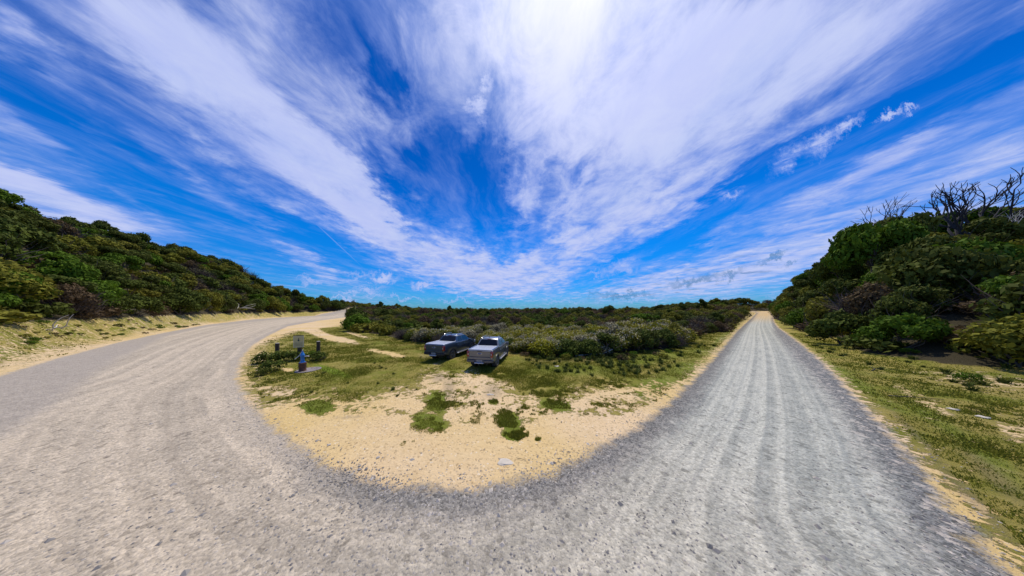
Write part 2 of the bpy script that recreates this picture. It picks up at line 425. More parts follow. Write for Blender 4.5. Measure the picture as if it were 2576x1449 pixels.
    litter = g.mix(nf, (.022, .021, .010), (.085, .068, .036))
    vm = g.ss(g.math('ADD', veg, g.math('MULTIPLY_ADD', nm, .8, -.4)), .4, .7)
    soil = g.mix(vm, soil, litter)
    rn = g.math('ADD', road, g.math('ADD', g.math('MULTIPLY_ADD', nm, .9, -.45), g.math('MULTIPLY_ADD', nf, .35, -.17)))
    rm = g.ss(rn, -.16, .22)
    col = g.mix(rm, soil, gravel)
    g.put(b.inputs['Base Color'], col); b.inputs['Roughness'].default_value = .95
    b.inputs['Specular IOR Level'].default_value = .15
    # relief
    st = g.math('SUBTRACT', 1., vs.outputs['Distance'])
    h1 = g.math('MULTIPLY', st, g.fmix(rm, .25, 1.))
    h = g.math('ADD', g.math('MULTIPLY', h1, .020), g.math('MULTIPLY', nf, .05))
    h = g.math('ADD', h, g.math('MULTIPLY', nm, .06))
    h = g.math('ADD', h, g.math('MULTIPLY', g.math('MULTIPLY', nff, g.math('SUBTRACT', gmask, g.math('MULTIPLY', rm, gmask))), .06))
    bp = g.new('ShaderNodeBump'); bp.inputs['Strength'].default_value = .9; bp.inputs['Distance'].default_value = 1.; g.put(bp.inputs['Height'], h)
    g.l.new(bp.outputs[0], b.inputs['Normal'])
    return m

def polar_grid(r0, r1, q, az):
    rs = [r0]
    while rs[-1] < r1: rs.append(rs[-1]*q)
    rs = np.array(rs); A, RR = np.meshgrid(az, rs)
    return rs, RR*np.sin(A), RR*np.cos(A)

az = np.concatenate([np.linspace(-R(80), R(80), 720, endpoint=False), np.linspace(R(80), R(280), 130, endpoint=False)])
rs, GX, GY = polar_grid(.4, 900, 1.021, az)
nr, na = GX.shape
GZ = tz(GX, GY)
idx = np.arange(nr*na).reshape(nr, na)
q = np.stack([idx[:-1], np.roll(idx, -1, 1)[:-1], np.roll(idx, -1, 1)[1:], idx[1:]], -1).reshape(-1, 4)[:, ::-1]
flds = fields(GX.ravel(), GY.ravel())
VX = np.stack([GX.ravel(), GY.ravel(), GZ.ravel()], 1)
# small relief: wheel ruts along the road, crown of the gravel, hummocks in the grass
rel = (vnoise(VX[:, 0], VX[:, 1], .5, 5)-.5)*.035 + (vnoise(VX[:, 0], VX[:, 1], 1.7, 6)-.5)*.06
rel = rel*np.where(flds['road'] > 0, .35, 1) * np.clip(flds['grass']+.5, .5, 1.2)
VX[:, 2] += rel
cv = np.array([[0, 0, float(GZ[0].mean())]]); cidx = len(VX)
VXc = np.concatenate([VX, cv]); fa = {k: np.concatenate([v, [v[0]]]) for k, v in flds.items()}
fan = np.stack([np.full(na, cidx), idx[0], np.roll(idx[0], -1)], 1)[:, ::-1]
GM = ground_material('ground_soil')
ground = link(bpy.data.objects.new('ground', np_mesh('ground', VXc, [q, fan], GM, attrs=fa, smooth=True)))
tag(ground, kind='structure')

def sub_sheet(name, mask, lift, mat):
    """the part of the grid where mask holds, as its own sheet just above the ground"""
    used = np.zeros(cidx+1, bool); fq = q[mask[q].all(1)]
    ff = fan[mask[fan].all(1)] if mask[cidx] else np.zeros((0, 3), int)
    used[fq.ravel()] = True; used[ff.ravel()] = True
    remap = np.cumsum(used)-1
    v = VXc[used].copy(); v[:, 2] += lift
    fs = [remap[fq]] + ([remap[ff]] if len(ff) else [])
    return link(bpy.data.objects.new(name, np_mesh(name, v, fs, mat, attrs={k: a[used] for k, a in fa.items()}, smooth=True)))

roadmask = fa['road'] > -.12
tag(sub_sheet('gravel_road', roadmask, .004, ground_material('road_gravel')), kind='structure')

# ---------------------------------------------------------------- foliage materials
def leaf_mat(name, c1, c2, c3, rough=.6, trans=.18):
    m, g, b, out = new_mat(name)
    tone = g.attr('tone')
    rnd = g.new('ShaderNodeObjectInfo').outputs['Random']
    c = g.mix(tone, c1, c2)
    c = g.mix(g.math('MULTIPLY', rnd, .55), c, c3)
    P = g.new('ShaderNodeNewGeometry').outputs['Position']
    k = g.math('MULTIPLY_ADD', g.noise(P, .9, 3), .9, .55)
    c = g.mix(1., c, g.comb(k, k, k), 'MULTIPLY')
    g.put(b.inputs['Base Color'], c); b.inputs['Roughness'].default_value = rough+.15; b.inputs['Specular IOR Level'].default_value = .08
    t = g.new('ShaderNodeBsdfTranslucent'); g.put(t.inputs[0], c)
    mx = g.new('ShaderNodeMixShader'); mx.inputs[0].default_value = trans
    g.l.new(b.outputs[0], mx.inputs[1]); g.l.new(t.outputs[0], mx.inputs[2]); g.l.new(mx.outputs[0], out.inputs[0])
    return m

L_DARK = leaf_mat('leaf_dark', (.024, .038, .007), (.125, .160, .024), (.09, .095, .018))
L_OLIVE = leaf_mat('leaf_olive', (.06, .066, .008), (.26, .255, .030), (.17, .145, .022))
L_BRIGHT = leaf_mat('leaf_bright', (.032, .065, .006), (.135, .225, .016), (.075, .13, .012))
L_GOLD = leaf_mat('leaf_gold', (.08, .082, .006), (.36, .34, .022), (.25, .21, .03))
L_GREY = leaf_mat('leaf_grey', (.06, .058, .03), (.20, .185, .10), (.13, .11, .07))
M_FLOWER = leaf_mat('flower_white', (.26, .235, .12), (.62, .56, .38), (.40, .36, .20), .8, .1)
L_BROWN = leaf_mat('leaf_brown', (.055, .038, .018), (.16, .115, .055), (.11, .07, .04))
M_TWIG = leaf_mat('dry_twig', (.055, .042, .036), (.165, .130, .115), (.09, .07, .055), .9, 0)
M_BARK = simple('bark', (.10, .08, .06), .9, noise=.4, nscale=5, bump=.5)
M_DEAD = simple('dead_wood', (.035, .032, .036), .9, noise=.5, nscale=4, bump=.4)
M_BLEACH = simple('bleached_wood', (.50, .47, .42), .9, noise=.25, nscale=8, bump=.4)

def leaf_cloud(g, centers, radii, per, size, elong=1.6, up=.3, shell=.3, squash=.85):
    """leaf-sized diamonds spread over a set of clumps -> verts, faces, tone"""
    V = []; T = []
    for c, r in zip(centers, radii):
        n = max(8, int(per*(r/np.mean(radii))**2))
        d = g.normal(size=(n, 3)); d[:, 2] += up; d /= np.linalg.norm(d, axis=1)[:, None]
        rad = r*(1-shell*g.random(n)**1.5 + .12*g.normal(size=n))
        p = c + d*rad[:, None]*np.array([1, 1, squash])
        nrm = d + g.normal(size=(n, 3))*.65; nrm /= np.linalg.norm(nrm, axis=1)[:, None]
        t = np.cross(nrm, g.normal(size=(n, 3))); t /= np.linalg.norm(t, axis=1)[:, None]+1e-9
        bt = np.cross(nrm, t)
        s = size*(.55+.9*g.random(n))
        a = t*(s*elong*.5)[:, None]; b = bt*(s*.5)[:, None]
        quad = np.stack([p-a, p+b*.9, p+a, p-b*.9], 1)
        V.append(quad.reshape(-1, 3))
        tone = np.clip(.15+.5*g.random(n)+.35*g.random()+.15*d[:, 2], 0, 1)
        T.append(np.repeat(tone, 4))
    V = np.concatenate(V); T = np.concatenate(T)
    return V, np.arange(len(V)).reshape(-1, 4), T

def dome(g, n, Rr, H, low=.25):
    """clump centres over a dome"""
    cs = []; rs = []
    for i in range(n):
        rho = math.sqrt(g.random()); ph = g.random()*2*PI
        z = H*(low+(1-low-.22)*math.sqrt(max(0, 1-rho**2))*(.75+.35*g.random()))
        cs.append((Rr*.68*rho*math.cos(ph), Rr*.68*rho*math.sin(ph), z)); rs.append(Rr*(.26+.20*g.random()))
    return np.array(cs), np.array(rs)

def twigs(g, n, Rr, H, w=.02, seg=3, upb=.6):
    """thin crossed strips that fork up and out"""
    V = []; F_ = []; T = []
    for i in range(n):
        ph = g.random()*2*PI; sp = g.random()
        p = np.array([0.15*Rr*math.cos(ph), .15*Rr*math.sin(ph), .02])+ (g.random(3)-.5)*Rr*.25*np.array([1, 1, 0])
        if g.random() < .75: p = p + np.array([math.cos(ph), math.sin(ph), 0])*Rr*.6*g.random() + np.array([0, 0, H*.45*g.random()])
        d = np.array([math.cos(ph)*sp, math.sin(ph)*sp, upb]); d /= np.linalg.norm(d)
        L = H*(.45+.5*g.random())/seg
        ww = w*(.6+g.random())
        side = np.cross(d, g.normal(size=3)); side /= np.linalg.norm(side)
        pts = [p]
        for k in range(seg):
            d = d+g.normal(size=3)*.28; d /= np.linalg.norm(d); pts.append(pts[-1]+d*L)
        b = len(V); tn = g.random()
        for k, pt in enumerate(pts):
            s = ww*(1-k/(seg+.3)); V += [pt-side*s, pt+side*s]; T += [tn, tn]
        for k in range(seg): F_.append((b+2*k, b+2*k+1, b+2*k+3, b+2*k+2))
    return np.array(V), np.array(F_), np.array(T)

def tube_np(parts):
    m = MB()
    for pts, rad in parts: m.tube(pts, rad, 5, False)
    return np.array(m.v), np.array([f for f in m.f if len(f) == 4])

def merge(*items):
    V = []; F_ = []; T = []; M = []; b = 0
    for (v, f, t, mi) in items:
        V.append(v); F_.append(f+b); b += len(v); T.append(t if t is not None else np.full(len(v), .5)); M.append(np.full(len(f), mi))
    return np.concatenate(V), np.concatenate(F_), np.concatenate(T), np.concatenate(M)

def stems(g, cs, frac=.9, r0=.06, bend=.2):
    parts = []
    for c in cs:
        a = np.array([g.normal()*.12, g.normal()*.12, -.1]); c = np.array(c)*np.array([1, 1, frac])
        mid = a*.45+c*.55+g.normal(size=3)*bend*np.array([1, 1, .3]); mid[2] = max(mid[2], .15)
        parts.append(([a, a*.8+mid*.2+np.array([0, 0, .1]), mid, c], [r0, r0*.8, r0*.55, r0*.25]))
    return parts

def make_shrub_mesh(name, seed, Rr, H, nl, per, size, mat, low=.25, flowers=0, elong=1.6, twig=0):
    g = np.random.default_rng(seed)
    cs, rr = dome(g, nl, Rr, H, low)
    v, f, t = leaf_cloud(g, cs, rr, per, size, elong)
    items = [(v, f, t, 0)]
    sv, sf = tube_np(stems(g, cs[:6], r0=.02*H)); items.append((sv, sf, None, 1))
    mats = [mat, M_BARK]
    if flowers:
        tv, tf, tt = leaf_cloud(g, cs+np.array([0, 0, H*.04]), rr*1.06, flowers, size*.8, 1.1, up=1.1, shell=.12)
        items.append((tv, tf, tt, 2)); mats.append(M_FLOWER)
    if twig:
        wv, wf, wt = twigs(g, twig, Rr, H*.95, .012*H); items.append((wv, wf, wt, len(mats))); mats.append(M_TWIG)
    V, F_, T, MI = merge(*items)
    V[:, 2] = np.maximum(V[:, 2], -.12)
    return np_mesh(name, V, F_, mats, MI, {'tone': T}), (V, F_, T, MI, mats)

PROTO = {}
def protos(kind, specs):
    PROTO[kind] = [make_shrub_mesh(kind, *s) for s in specs]
protos('dark', [(11, 1.9, 2.7, 16, 210, .17, L_DARK), (12, 2.1, 2.4, 18, 190, .17, L_DARK), (13, 1.7, 2.9, 14, 230, .15, L_DARK, .2, 0, 1.6, 60)])
protos('olive', [(21, 1.9, 2.5, 16, 190, .16, L_OLIVE), (22, 1.7, 2.7, 14, 210, .16, L_OLIVE, .22, 0, 1.6, 80)])
protos('brown', [(25, 1.8, 2.4, 14, 150, .14, L_BROWN, .22, 0, 1.6, 260), (26, 1.7, 2.5, 13, 140, .14, L_BROWN, .22, 0, 1.6, 320)])
protos('under', [(91, 1.7, 1.15, 11, 46, .26, L_OLIVE), (92, 1.7, 1.2, 11, 46, .26, L_DARK), (93, 1.6, 1.1, 10, 34, .22, L_BROWN, .25, 0, 1.6, 120)])
protos('bright', [(31, 1.9, 2.6, 16, 200, .17, L_BRIGHT), (32, 1.7, 2.5, 14, 200, .16, L_BRIGHT)])
protos('dry', [(41, 1.7, 2.2, 9, 60, .11, L_GREY, .25, 0, 1.6, 900), (42, 1.8, 2.4, 8, 45, .11, L_GREY, .25, 0, 1.6, 1000)])
protos('flower', [(51, 1.15, 1.25, 18, 120, .085, L_GOLD, .25, 26, 1.8, 40), (52, 1.2, 1.15, 18, 120, .085, L_OLIVE, .25, 34, 1.8, 60), (53, 1.1, 1.3, 16, 130, .085, L_GREY, .25, 44, 1.8, 120)])
protos('gold', [(61, 1.15, 1.2, 18, 150, .085, L_GOLD, .25, 8, 2.0, 30), (62, 1.2, 1.1, 18, 150, .085, L_GOLD, .25, 20, 2.0, 40)])
protos('low', [(74, .5, .4, 7, 40, .05, L_BROWN, .2, 0, 1.6, 60), (71, .55, .5, 9, 60, .06, L_DARK, .2), (72, .6, .45, 9, 60, .06, L_BRIGHT, .2), (73, .5, .5, 8, 60, .06, L_OLIVE, .2)])

# trees: trunk and crown as parts
def make_tree(seed, Rr, H, mat, flat=.5, lean=0., per=240, nl=14, size=.16):
    g = np.random.default_rng(seed)
    cs = []; rr = []
    for i in range(nl):
        rho = math.sqrt(g.random()); ph = g.random()*2*PI
        cs.append((Rr*.75*rho*math.cos(ph)+lean*H, Rr*.75*rho*math.sin(ph), H*(1-flat*.35-flat*.75*rho**1.5*(.6+.6*g.random())))); rr.append(Rr*(.24+.16*g.random()))
    cs = np.array(cs); rr = np.array(rr)
    v, f, t = leaf_cloud(g, cs, rr, per, size, squash=.65)
    crown = np_mesh('crown', v, f, mat, None, {'tone': t})
    parts = []
    fork = np.array([lean*H*.4, 0, H*.32])
    parts.append(([(0, 0, -.3), (g.normal()*.08, g.normal()*.08, H*.15), fork], [.05*H*.5, .04*H*.5, .033*H*.5]))
    for c in cs[:9]:
        mid = fork*.45+c*.55+g.normal(size=3)*.25; mid[2] = max(mid[2], fork[2])
        parts.append(([fork, mid, c], [.026*H*.5, .016*H*.5, .006*H*.5]))
    sv, sf = tube_np(parts)
    trunk = np_mesh('trunk', sv, sf, M_BARK, smooth=True)
    return crown, trunk
TREES = {'dark': [make_tree(81, 2.0, 4.0, L_DARK), make_tree(82, 1.8, 4.4, L_DARK, .6, .1)],
         'olive': [make_tree(83, 2.0, 3.9, L_OLIVE, .5)],
         'bright': [make_tree(84, 2.0, 4.1, L_BRIGHT, .55)]}

COUNT = {}
def place_shrub(kind, x, y, s, name, label, cat, group, sz=None, dz=0.):
    me = PROTO[kind][random.randrange(len(PROTO[kind]))][0]
    o = link(bpy.data.objects.new(name, me)); o.location = (x, y, tz1(x, y)+dz)
    o.rotation_euler = (random.uniform(-.06, .06), random.uniform(-.06, .06), random.uniform(0, 2*PI))
    o.scale = (s*random.uniform(.88, 1.12), s*random.uniform(.88, 1.12), sz if sz else s*random.uniform(.85, 1.15))
    COUNT[name] = COUNT.get(name, 0)+1
    return tag(o, label, cat, group)

def place_tree(kind, x, y, s, label, group, sz=None, var=None, rz=None, name='tree'):
    pr = TREES[kind]; crown, trunk = pr[random.randrange(len(pr)) if var is None else var]
    e = empty(name, (x, y, tz1(x, y)), random.uniform(0, 2*PI) if rz is None else rz)
    e.scale = (s, s, sz if sz else s*random.uniform(.9, 1.15))
    for nm, me in (('trunk', trunk), ('crown', crown)):
        o = link(bpy.data.objects.new(nm, me)); o.parent = e
    COUNT[name] = COUNT.get(name, 0)+1
    return tag(e, label, 'tree', group)

# ---------------------------------------------------------------- scatter
def scatter(n_try, az0, az1, r0, r1, dens, accept, seed):
    """dart throwing in polar coordinates; dens(x,y,r,az) gives the wanted spacing"""
    gg = np.random.default_rng(seed); A = gg.uniform(az0, az1, n_try)
    Q = np.where(gg.random(n_try) < .5, np.sqrt(gg.uniform(r0*r0, r1*r1, n_try)), gg.uniform(r0, r1, n_try))
    XX, YY = Q*np.sin(A), Q*np.cos(A); ok = accept(XX, YY, Q, A); pts = []; cell = {}
    for x, y, r, a in zip(XX[ok].tolist(), YY[ok].tolist(), Q[ok].tolist(), A[ok].tolist()):
        s = dens(x, y, r, a); cs = 2.0; ci, cj = int(x//cs), int(y//cs); k = int(s/cs)+1
        if all((px-x)**2+(py-y)**2 >= s*s for i in range(ci-k, ci+k+1) for j in range(cj-k, cj+k+1) for (px, py) in cell.get((i, j), ())):
            pts.append((x, y, r, a)); cell.setdefault((ci, cj), []).append((x, y))
    return pts

def fval(x, y):
    f = fields(np.array([x]), np.array([y])); return {k: float(v[0]) for k, v in f.items()}

def pcol(x, y): return CX+F*x/y
def prow(x, y, z): return HY-F*(z-EYE)/y

def kind_at(x, y, tab, s=9., seed=1):
    v = float(vnoise(np.array([x]), np.array([y]), s, seed)[0]) + random.uniform(-.22, .22)
    for t, k in tab:
        if v < t: return k
    return tab[-1][1]

KN = {'dark': 'dark_shrub', 'olive': 'olive_shrub', 'bright': 'green_shrub', 'brown': 'brown_shrub', 'dry': 'dry_shrub'}
WHERE = {'foot': 'at the foot of', 'mid': 'partway up', 'top': 'near the top of'}
def ridge_cut(x, y):
    """True where the ground faces the camera or is just over the ridge"""
    r = np.hypot(x, y); k = (r-5)/r
    return (tz(x, y)-EYE)/r > (tz(x*k, y*k)-EYE)/(r-5) - .004
# left hillside
def acc_left(x, y, r, a):
    f = fields(x, y)
    return (f['veg'] > .6) & (f['road'] < -2) & ridge_cut(x, y)
pl = scatter(40000, R(-71), R(-38), 44, 230, lambda x, y, r, a: (2.5 + .014*r), acc_left, 3)
desc = {'brown': 'rusty brown shrub', 'dark': 'dark green rounded shrub', 'olive': 'olive brown shrub', 'bright': 'fresh bright green shrub', 'dry': 'leafless grey twiggy shrub'}
tdesc = {'dark': 'dark green low spreading tree', 'olive': 'olive brown low spreading tree', 'bright': 'bright green low spreading tree'}
nL = 0
for (x, y, r, a) in sorted(pl, key=lambda p: p[2]):
    z = tz1(x, y); el = z/max(1, r)
    wh = 'foot' if z < 7 else ('mid' if z < 19 else 'top')
    k = kind_at(x, y, [(.24, 'bright'), (.48, 'dark'), (.68, 'olive'), (.76, 'brown'), (.90, 'dark'), (9, 'dry')], 10, 2)
    edge = min(1, max(0, (abs(a)-R(40))/R(28)))
    s = random.uniform(.8, 1.35)*(1.3-.3*edge)*(1+r/300)
    if k in ('dry', 'brown') or random.random() < .45 or z < 4:
        place_shrub(k, x, y, s, KN[k], f'{desc[k]} {WHERE[wh]} the hillside left of the road', KN[k].replace('_', ' '), f'{desc[k]}s {WHERE[wh]} the left hillside', sz=s*random.uniform(.95, 1.4), dz=-.1)
    else:
        place_tree(k, x, y, s*.88, f'{tdesc[k]} {WHERE[wh]} the hillside left of the road', f'{tdesc[k]}s {WHERE[wh]} the left hillside', sz=s*random.uniform(.75, 1.1))
    nL += 1

# right hillside
def acc_right(x, y, r, a):
    f = fields(x, y); return (f['veg'] > .45) & (f['road'] < -1.2) & ridge_cut(x, y)
pr_ = scatter(40000, R(50.5), R(71), 34, 215, lambda x, y, r, a: (2.9 + .018*r), acc_right, 4)
for (x, y, r, a) in sorted(pr_, key=lambda p: p[2]):
    z = tz1(x, y); wh = 'foot' if z < 4 else ('mid' if z < 15 else 'top')
    k = kind_at(x, y, [(.27, 'bright'), (.55, 'dark'), (.72, 'olive'), (.78, 'brown'), (.93, 'dark'), (9, 'dry')], 7, 5)
    s = random.uniform(.8, 1.4)*1.12*(1+r/400)
    if k in ('dry', 'brown') or random.random() < .42 or z < 2:
        place_shrub(k, x, y, s*.95, KN[k], f'{desc[k]} {WHERE[wh]} the wooded slope right of the road', KN[k].replace('_', ' '), f'{desc[k]}s {WHERE[wh]} the right slope', sz=s*random.uniform(1.0, 1.5), dz=-.1)
    else:
        place_tree(k, x, y, s*.9, f'{tdesc[k]} {WHERE[wh]} the wooded slope right of the road', f'{tdesc[k]}s {WHERE[wh]} the right slope', sz=s*random.uniform(.9, 1.3))

# heath behind the parked trucks: nearest bushes one by one
def acc_mid(x, y, r, a): return (y > 8) & inside(VEG, x, y)
def keep_off(x, y):
    ok = np.ones(np.shape(x), bool)
    for cx, cy, d in ((-1.3, 16.2, 2.4), (-1.1, 18.0, 1.8), (-4.9, 18.6, 2.2), (-4.4, 20.6, 1.9)): ok &= (x-cx)**2+(y-cy)**2 > d*d
    return ok
pm = scatter(60000, R(-38), R(51), 13, 44, lambda x, y, r, a: .90 + max(0, r-18)*.03, lambda x, y, r, a: acc_mid(x, y, r, a) & keep_off(x, y), 6)
pm = sorted(pm, key=lambda p: p[2])
nh = 0; hdesc = {'brown': 'rusty brown heath bush', 'flower': 'heath bush with pale white flower heads', 'gold': 'golden green fine-leaved heath bush', 'dark': 'dark green heath bush', 'dry': 'grey leafless heath bush', 'olive': 'olive heath bush'}
late = []
for (x, y, r, a) in pm:
    px = pcol(x, y)
    zone = 'low' if y < (34 if px > 1100 else 30) else 'tall'
    if px > 1700 or px < 960: zone = 'tall'
    if zone == 'low':
        fr = float(sdist(VEG, np.array([x]), np.array([y]))[0])
        k = kind_at(x, y, [(.40, 'gold'), (.86, 'flower'), (.94, 'dark'), (9, 'dry')] if fr > 1.2 else [(.25, 'gold'), (.50, 'flower'), (.75, 'dark'), (9, 'dry')], 3.5, 8)
        if px > 1480 and random.random() < .35: k = 'dry'
        s = random.uniform(.8, 1.15)*(1 if k in ('gold', 'flower') else .5)*(1+max(0, y-20)*.012)
        if px > 1350: s *= 1.12
        if px > 1500: s *= 1.25
        if nh < 295:
            side = 'left of' if px < 1060 else ('behind' if px < 1290 else 'right of')
            place_shrub(k, x, y, s, 'heath_bush', f'{hdesc[k]} in the dense heath {side} the parked pickups', 'bush', f'{hdesc[k]}es {side} the pickups', dz=-.05)
            nh += 1
        else: late.append((k, x, y, s))
    else:
        late.append(('T', x, y, 1.))
0 and print('left', nL, 'heath', nh, 'late', len(late), len(pm))

# taller scrub behind the heath and along the right arm of the road
k1 = [p for p in late if p[0] == 'T']; heath_far = [p for p in late if p[0] != 'T']
tall = scatter(30000, R(-42), R(51.5), 24, 120, lambda x, y, r, a: 2.1 + max(0, r-30)*.035, lambda x, y, r, a: acc_mid(x, y, r, a) & ((y > 33) | (pcol(x, y) > 1690) | (pcol(x, y) < 965)) & (y > 20), 9)
for (x, y, r, a) in sorted(tall, key=lambda p: p[2]):
    px = pcol(x, y)
    k = kind_at(x, y, [(.14, 'bright'), (.40, 'dark'), (.60, 'olive'), (.78, 'brown'), (9, 'dry')], 8, 11)
    s = random.uniform(.75, 1.1)*(.78 if y < 40 else .95 if y < 70 else 1.1)
    if px < 1000: s *= .75
    if px > 1640: s *= 1.3
    zone = 'flat scrub beyond the pump' if px < 1100 else ('flat scrub behind the pickups' if px < 1700 else 'scrub beside the straight right road')
    near = 'in near rows of' if y < 55 else 'far back in'
    if k in ('dry', 'brown') or random.random() < .75:
        place_shrub(k, x, y, s, KN[k], f'{desc[k]} {near} the {zone}', KN[k].replace('_', ' '), f'{desc[k]}s {near} the {zone}', dz=-.1)
    else:
        place_tree(k, x, y, s*.8, f'{tdesc[k]} {near} the {zone}', f'{tdesc[k]}s {near} the {zone}')

# far scrub and the rest of the heath: one mass each
def mass(name, plist, cat, label):
    if not plist: return
    V = []; F_ = []; T = []; M = []; b = 0; mats = []
    for (k, x, y, s, sz) in plist:
        v, f, t, mi, ms = PROTO[k][random.randrange(len(PROTO[k]))][1]
        keep = np.random.default_rng(b % 9973).random(len(f)) < .55 if y > 45 else np.ones(len(f), bool)
        f2 = f[keep]; a = random.uniform(0, 2*PI); ca, sa = math.cos(a), math.sin(a)
        used = np.zeros(len(v), bool); used[f2.ravel()] = True; rm = np.cumsum(used)-1; vv = v[used]
        if y > 45: # fewer but larger leaves far away
            c = vv.reshape(-1, 4, 3) if len(vv) % 4 == 0 and False else None
        w = np.stack([(vv[:, 0]*ca-vv[:, 1]*sa)*s+x, (vv[:, 0]*sa+vv[:, 1]*ca)*s+y, vv[:, 2]*sz+tz1(x, y)-.1], 1)
        loc = []
        for m in ms:
            if m not in mats: mats.append(m)
            loc.append(mats.index(m))
        V.append(w); F_.append(rm[f2]+b); b += len(w); T.append(t[used]); M.append(np.array(loc)[mi[keep]])
    o = link(bpy.data.objects.new(name, np_mesh(name, np.concatenate(V), np.concatenate(F_), mats, np.concatenate(M), {'tone': np.concatenate(T)})))
    return tag(o, label, cat, kind='stuff')
0 and print('hf', len(heath_far))
mass('heath', [(k, x, y, s, s) for k, x, y, s in heath_far[:420]], 'heath', 'low flowering heath filling the ground behind the first rows of bushes')
ug = []
for (x, y, r, a) in scatter(30000, R(-71), R(71), 36, 200, lambda x, y, r, a: 2.3+r*.006, lambda x, y, r, a: (fields(x, y)['veg'] > .5) & (fields(x, y)['road'] < -1.5) & ridge_cut(x, y) & ((a < R(-38)) | (a > R(50)) | (y > 30)), 14):
    ug.append(('under', x, y, random.uniform(.9, 1.4), random.uniform(.8, 1.3)))
0 and print('ug', len(ug))
mass('undergrowth', ug, 'undergrowth', 'tangled low undergrowth filling the gaps between the shrubs')
far = []
def acc_far(x, y, r, a):
    f = fields(x, y); return (f['veg'] > .5) & (f['road'] < -2) & ridge_cut(x, y)
for (x, y, r, a) in scatter(7000, R(-52), R(55), 118, 300, lambda x, y, r, a: 2.2+r*.022, acc_far, 12):
    if r < 215 and a < R(-40): continue
    k = kind_at(x, y, [(.08, 'bright'), (.45, 'dark'), (.65, 'olive'), (9, 'brown')], 14, 13)
    s = random.uniform(1.1, 1.8); far.append((k, x, y, s*1.25, s*random.uniform(.8, 1.25)))
0 and print('far', len(far))
mass('distant_scrub', far, 'scrub', 'distant dark scrub along the horizon')

# ---------------------------------------------------------------- dead trees
def branchy(g, p, d, L, r, depth, parts, spread=.55, upb=.18):
    pts = [p]; rad = [r]; n = 3
    for k in range(n):
        d = d + Vector((g.gauss(0, .2), g.gauss(0, .2), g.gauss(0, .12)+upb*.3)); d.normalize()
        p = p + d*(L/n); pts.append(p); rad.append(r*(1-.35*(k+1)/n))
    parts.append((pts, rad))
    if depth == 0: return
    for k in range(3 if g.random() < .45 else 2):
        nd = d + Vector((g.gauss(0, spread), g.gauss(0, spread), g.gauss(0, spread*.5)+upb)); nd.normalize()
        branchy(g, p, nd, L*g.uniform(.62, .85), r*.62, depth-1, parts, spread, upb)
    if depth > 1:
        q_ = pts[2]; nd = d + Vector((g.gauss(0, spread*1.2), g.gauss(0, spread*1.2), upb)); nd.normalize()
        branchy(g, q_, nd, L*.55, r*.45, depth-2, parts, spread, upb)

def dead_tree(name, x, y, H, r, seed, mat, label, group=None, lean=(0, 0), stemsn=3, depth=4, spread=.5, z=None, cat='dead tree'):
    g = random.Random(seed); e = empty(name, (x, y, tz1(x, y) if z is None else z)); tr = MB(); br = MB()
    for k in range(stemsn):
        d = Vector((lean[0]+g.gauss(0, .28), lean[1]+g.gauss(0, .28), 1)).normalized(); p = Vector((g.gauss(0, .15), g.gauss(0, .15), -.2))
        pts = [p]; n = 4; L = H*.36
        for q_ in range(n):
            d = (d+Vector((g.gauss(0, .06), g.gauss(0, .06), .03))).normalized(); p = p+d*L/n; pts.append(p)
        tr.tube(pts, [r*(1-.1*i) for i in range(n+1)], 7)
        parts = []
        for j in range(3):
            nd = (d+Vector((g.gauss(0, spread), g.gauss(0, spread), .25))).normalized()
            branchy(g, p if j else pts[3], nd, H*.26, r*.55, depth-1, parts, spread*.8)
        for pp, rr in parts: br.tube(pp, rr, 5, False)
    tr.build('trunk', mat, e, smooth=60); br.build('branches', mat, e, smooth=60)
    return tag(e, label, cat, group)

def at(px, D): return ((px-CX)/F*D, D)
x, y = at(2470, 33); dead_tree('dead_tree', x, y, 13.6, .30, 5, M_DEAD, 'tall leafless dead tree with a fan of dark branches above the right slope', lean=(-.12, 0), stemsn=4, depth=4, spread=.32)
x, y = at(2372, 32); dead_tree('dead_tree', x, y, 13.0, .2, 8, M_DEAD, 'leafless dead tree leaning over towards the road above the right slope', lean=(-.8, -.1), stemsn=1, depth=4, spread=.3)
x, y = at(2560, 28); dead_tree('dead_tree', x, y, 8.2, .11, 15, M_BLEACH, 'pale bleached dead tree below the tall dark dead tree', stemsn=1, depth=4, spread=.5)
x, y = at(1790, 96); dead_tree('dead_tree', x, y, 4.5, .1, 19, M_DEAD, 'small bare snag poking out of the scrub beside the right road', stemsn=2, depth=3)
for i, (px, D, H, lab) in enumerate([(165, 54, 5.5, 'bare tree on the skyline of the left hillside, the largest of the row'), (212, 57, 4.2, 'bare tree on the left skyline just below the largest bare one'),
                                     (238, 58, 4.2, 'bare thin tree in the middle of the bare row on the left skyline'), (262, 60, 3.8, 'bare tree at the lower end of the row on the left skyline')]):
    x, y = at(px, D); dead_tree('dead_tree', x, y, H, .07, 30+i, M_DEAD, lab, 'bare trees along the left skyline', stemsn=3, depth=3, spread=.5)
for i, (px, D, H, lab) in enumerate([(888, 205, 9., 'bare pale tree on the far skyline beyond the left road bend'), (1455, 150, 6., 'thin bare snags standing above the far flat scrub')]):
    x, y = at(px, D); dead_tree('dead_tree', x, y, H, .09, 40+i, M_DEAD, lab, stemsn=4, depth=3, spread=.5)

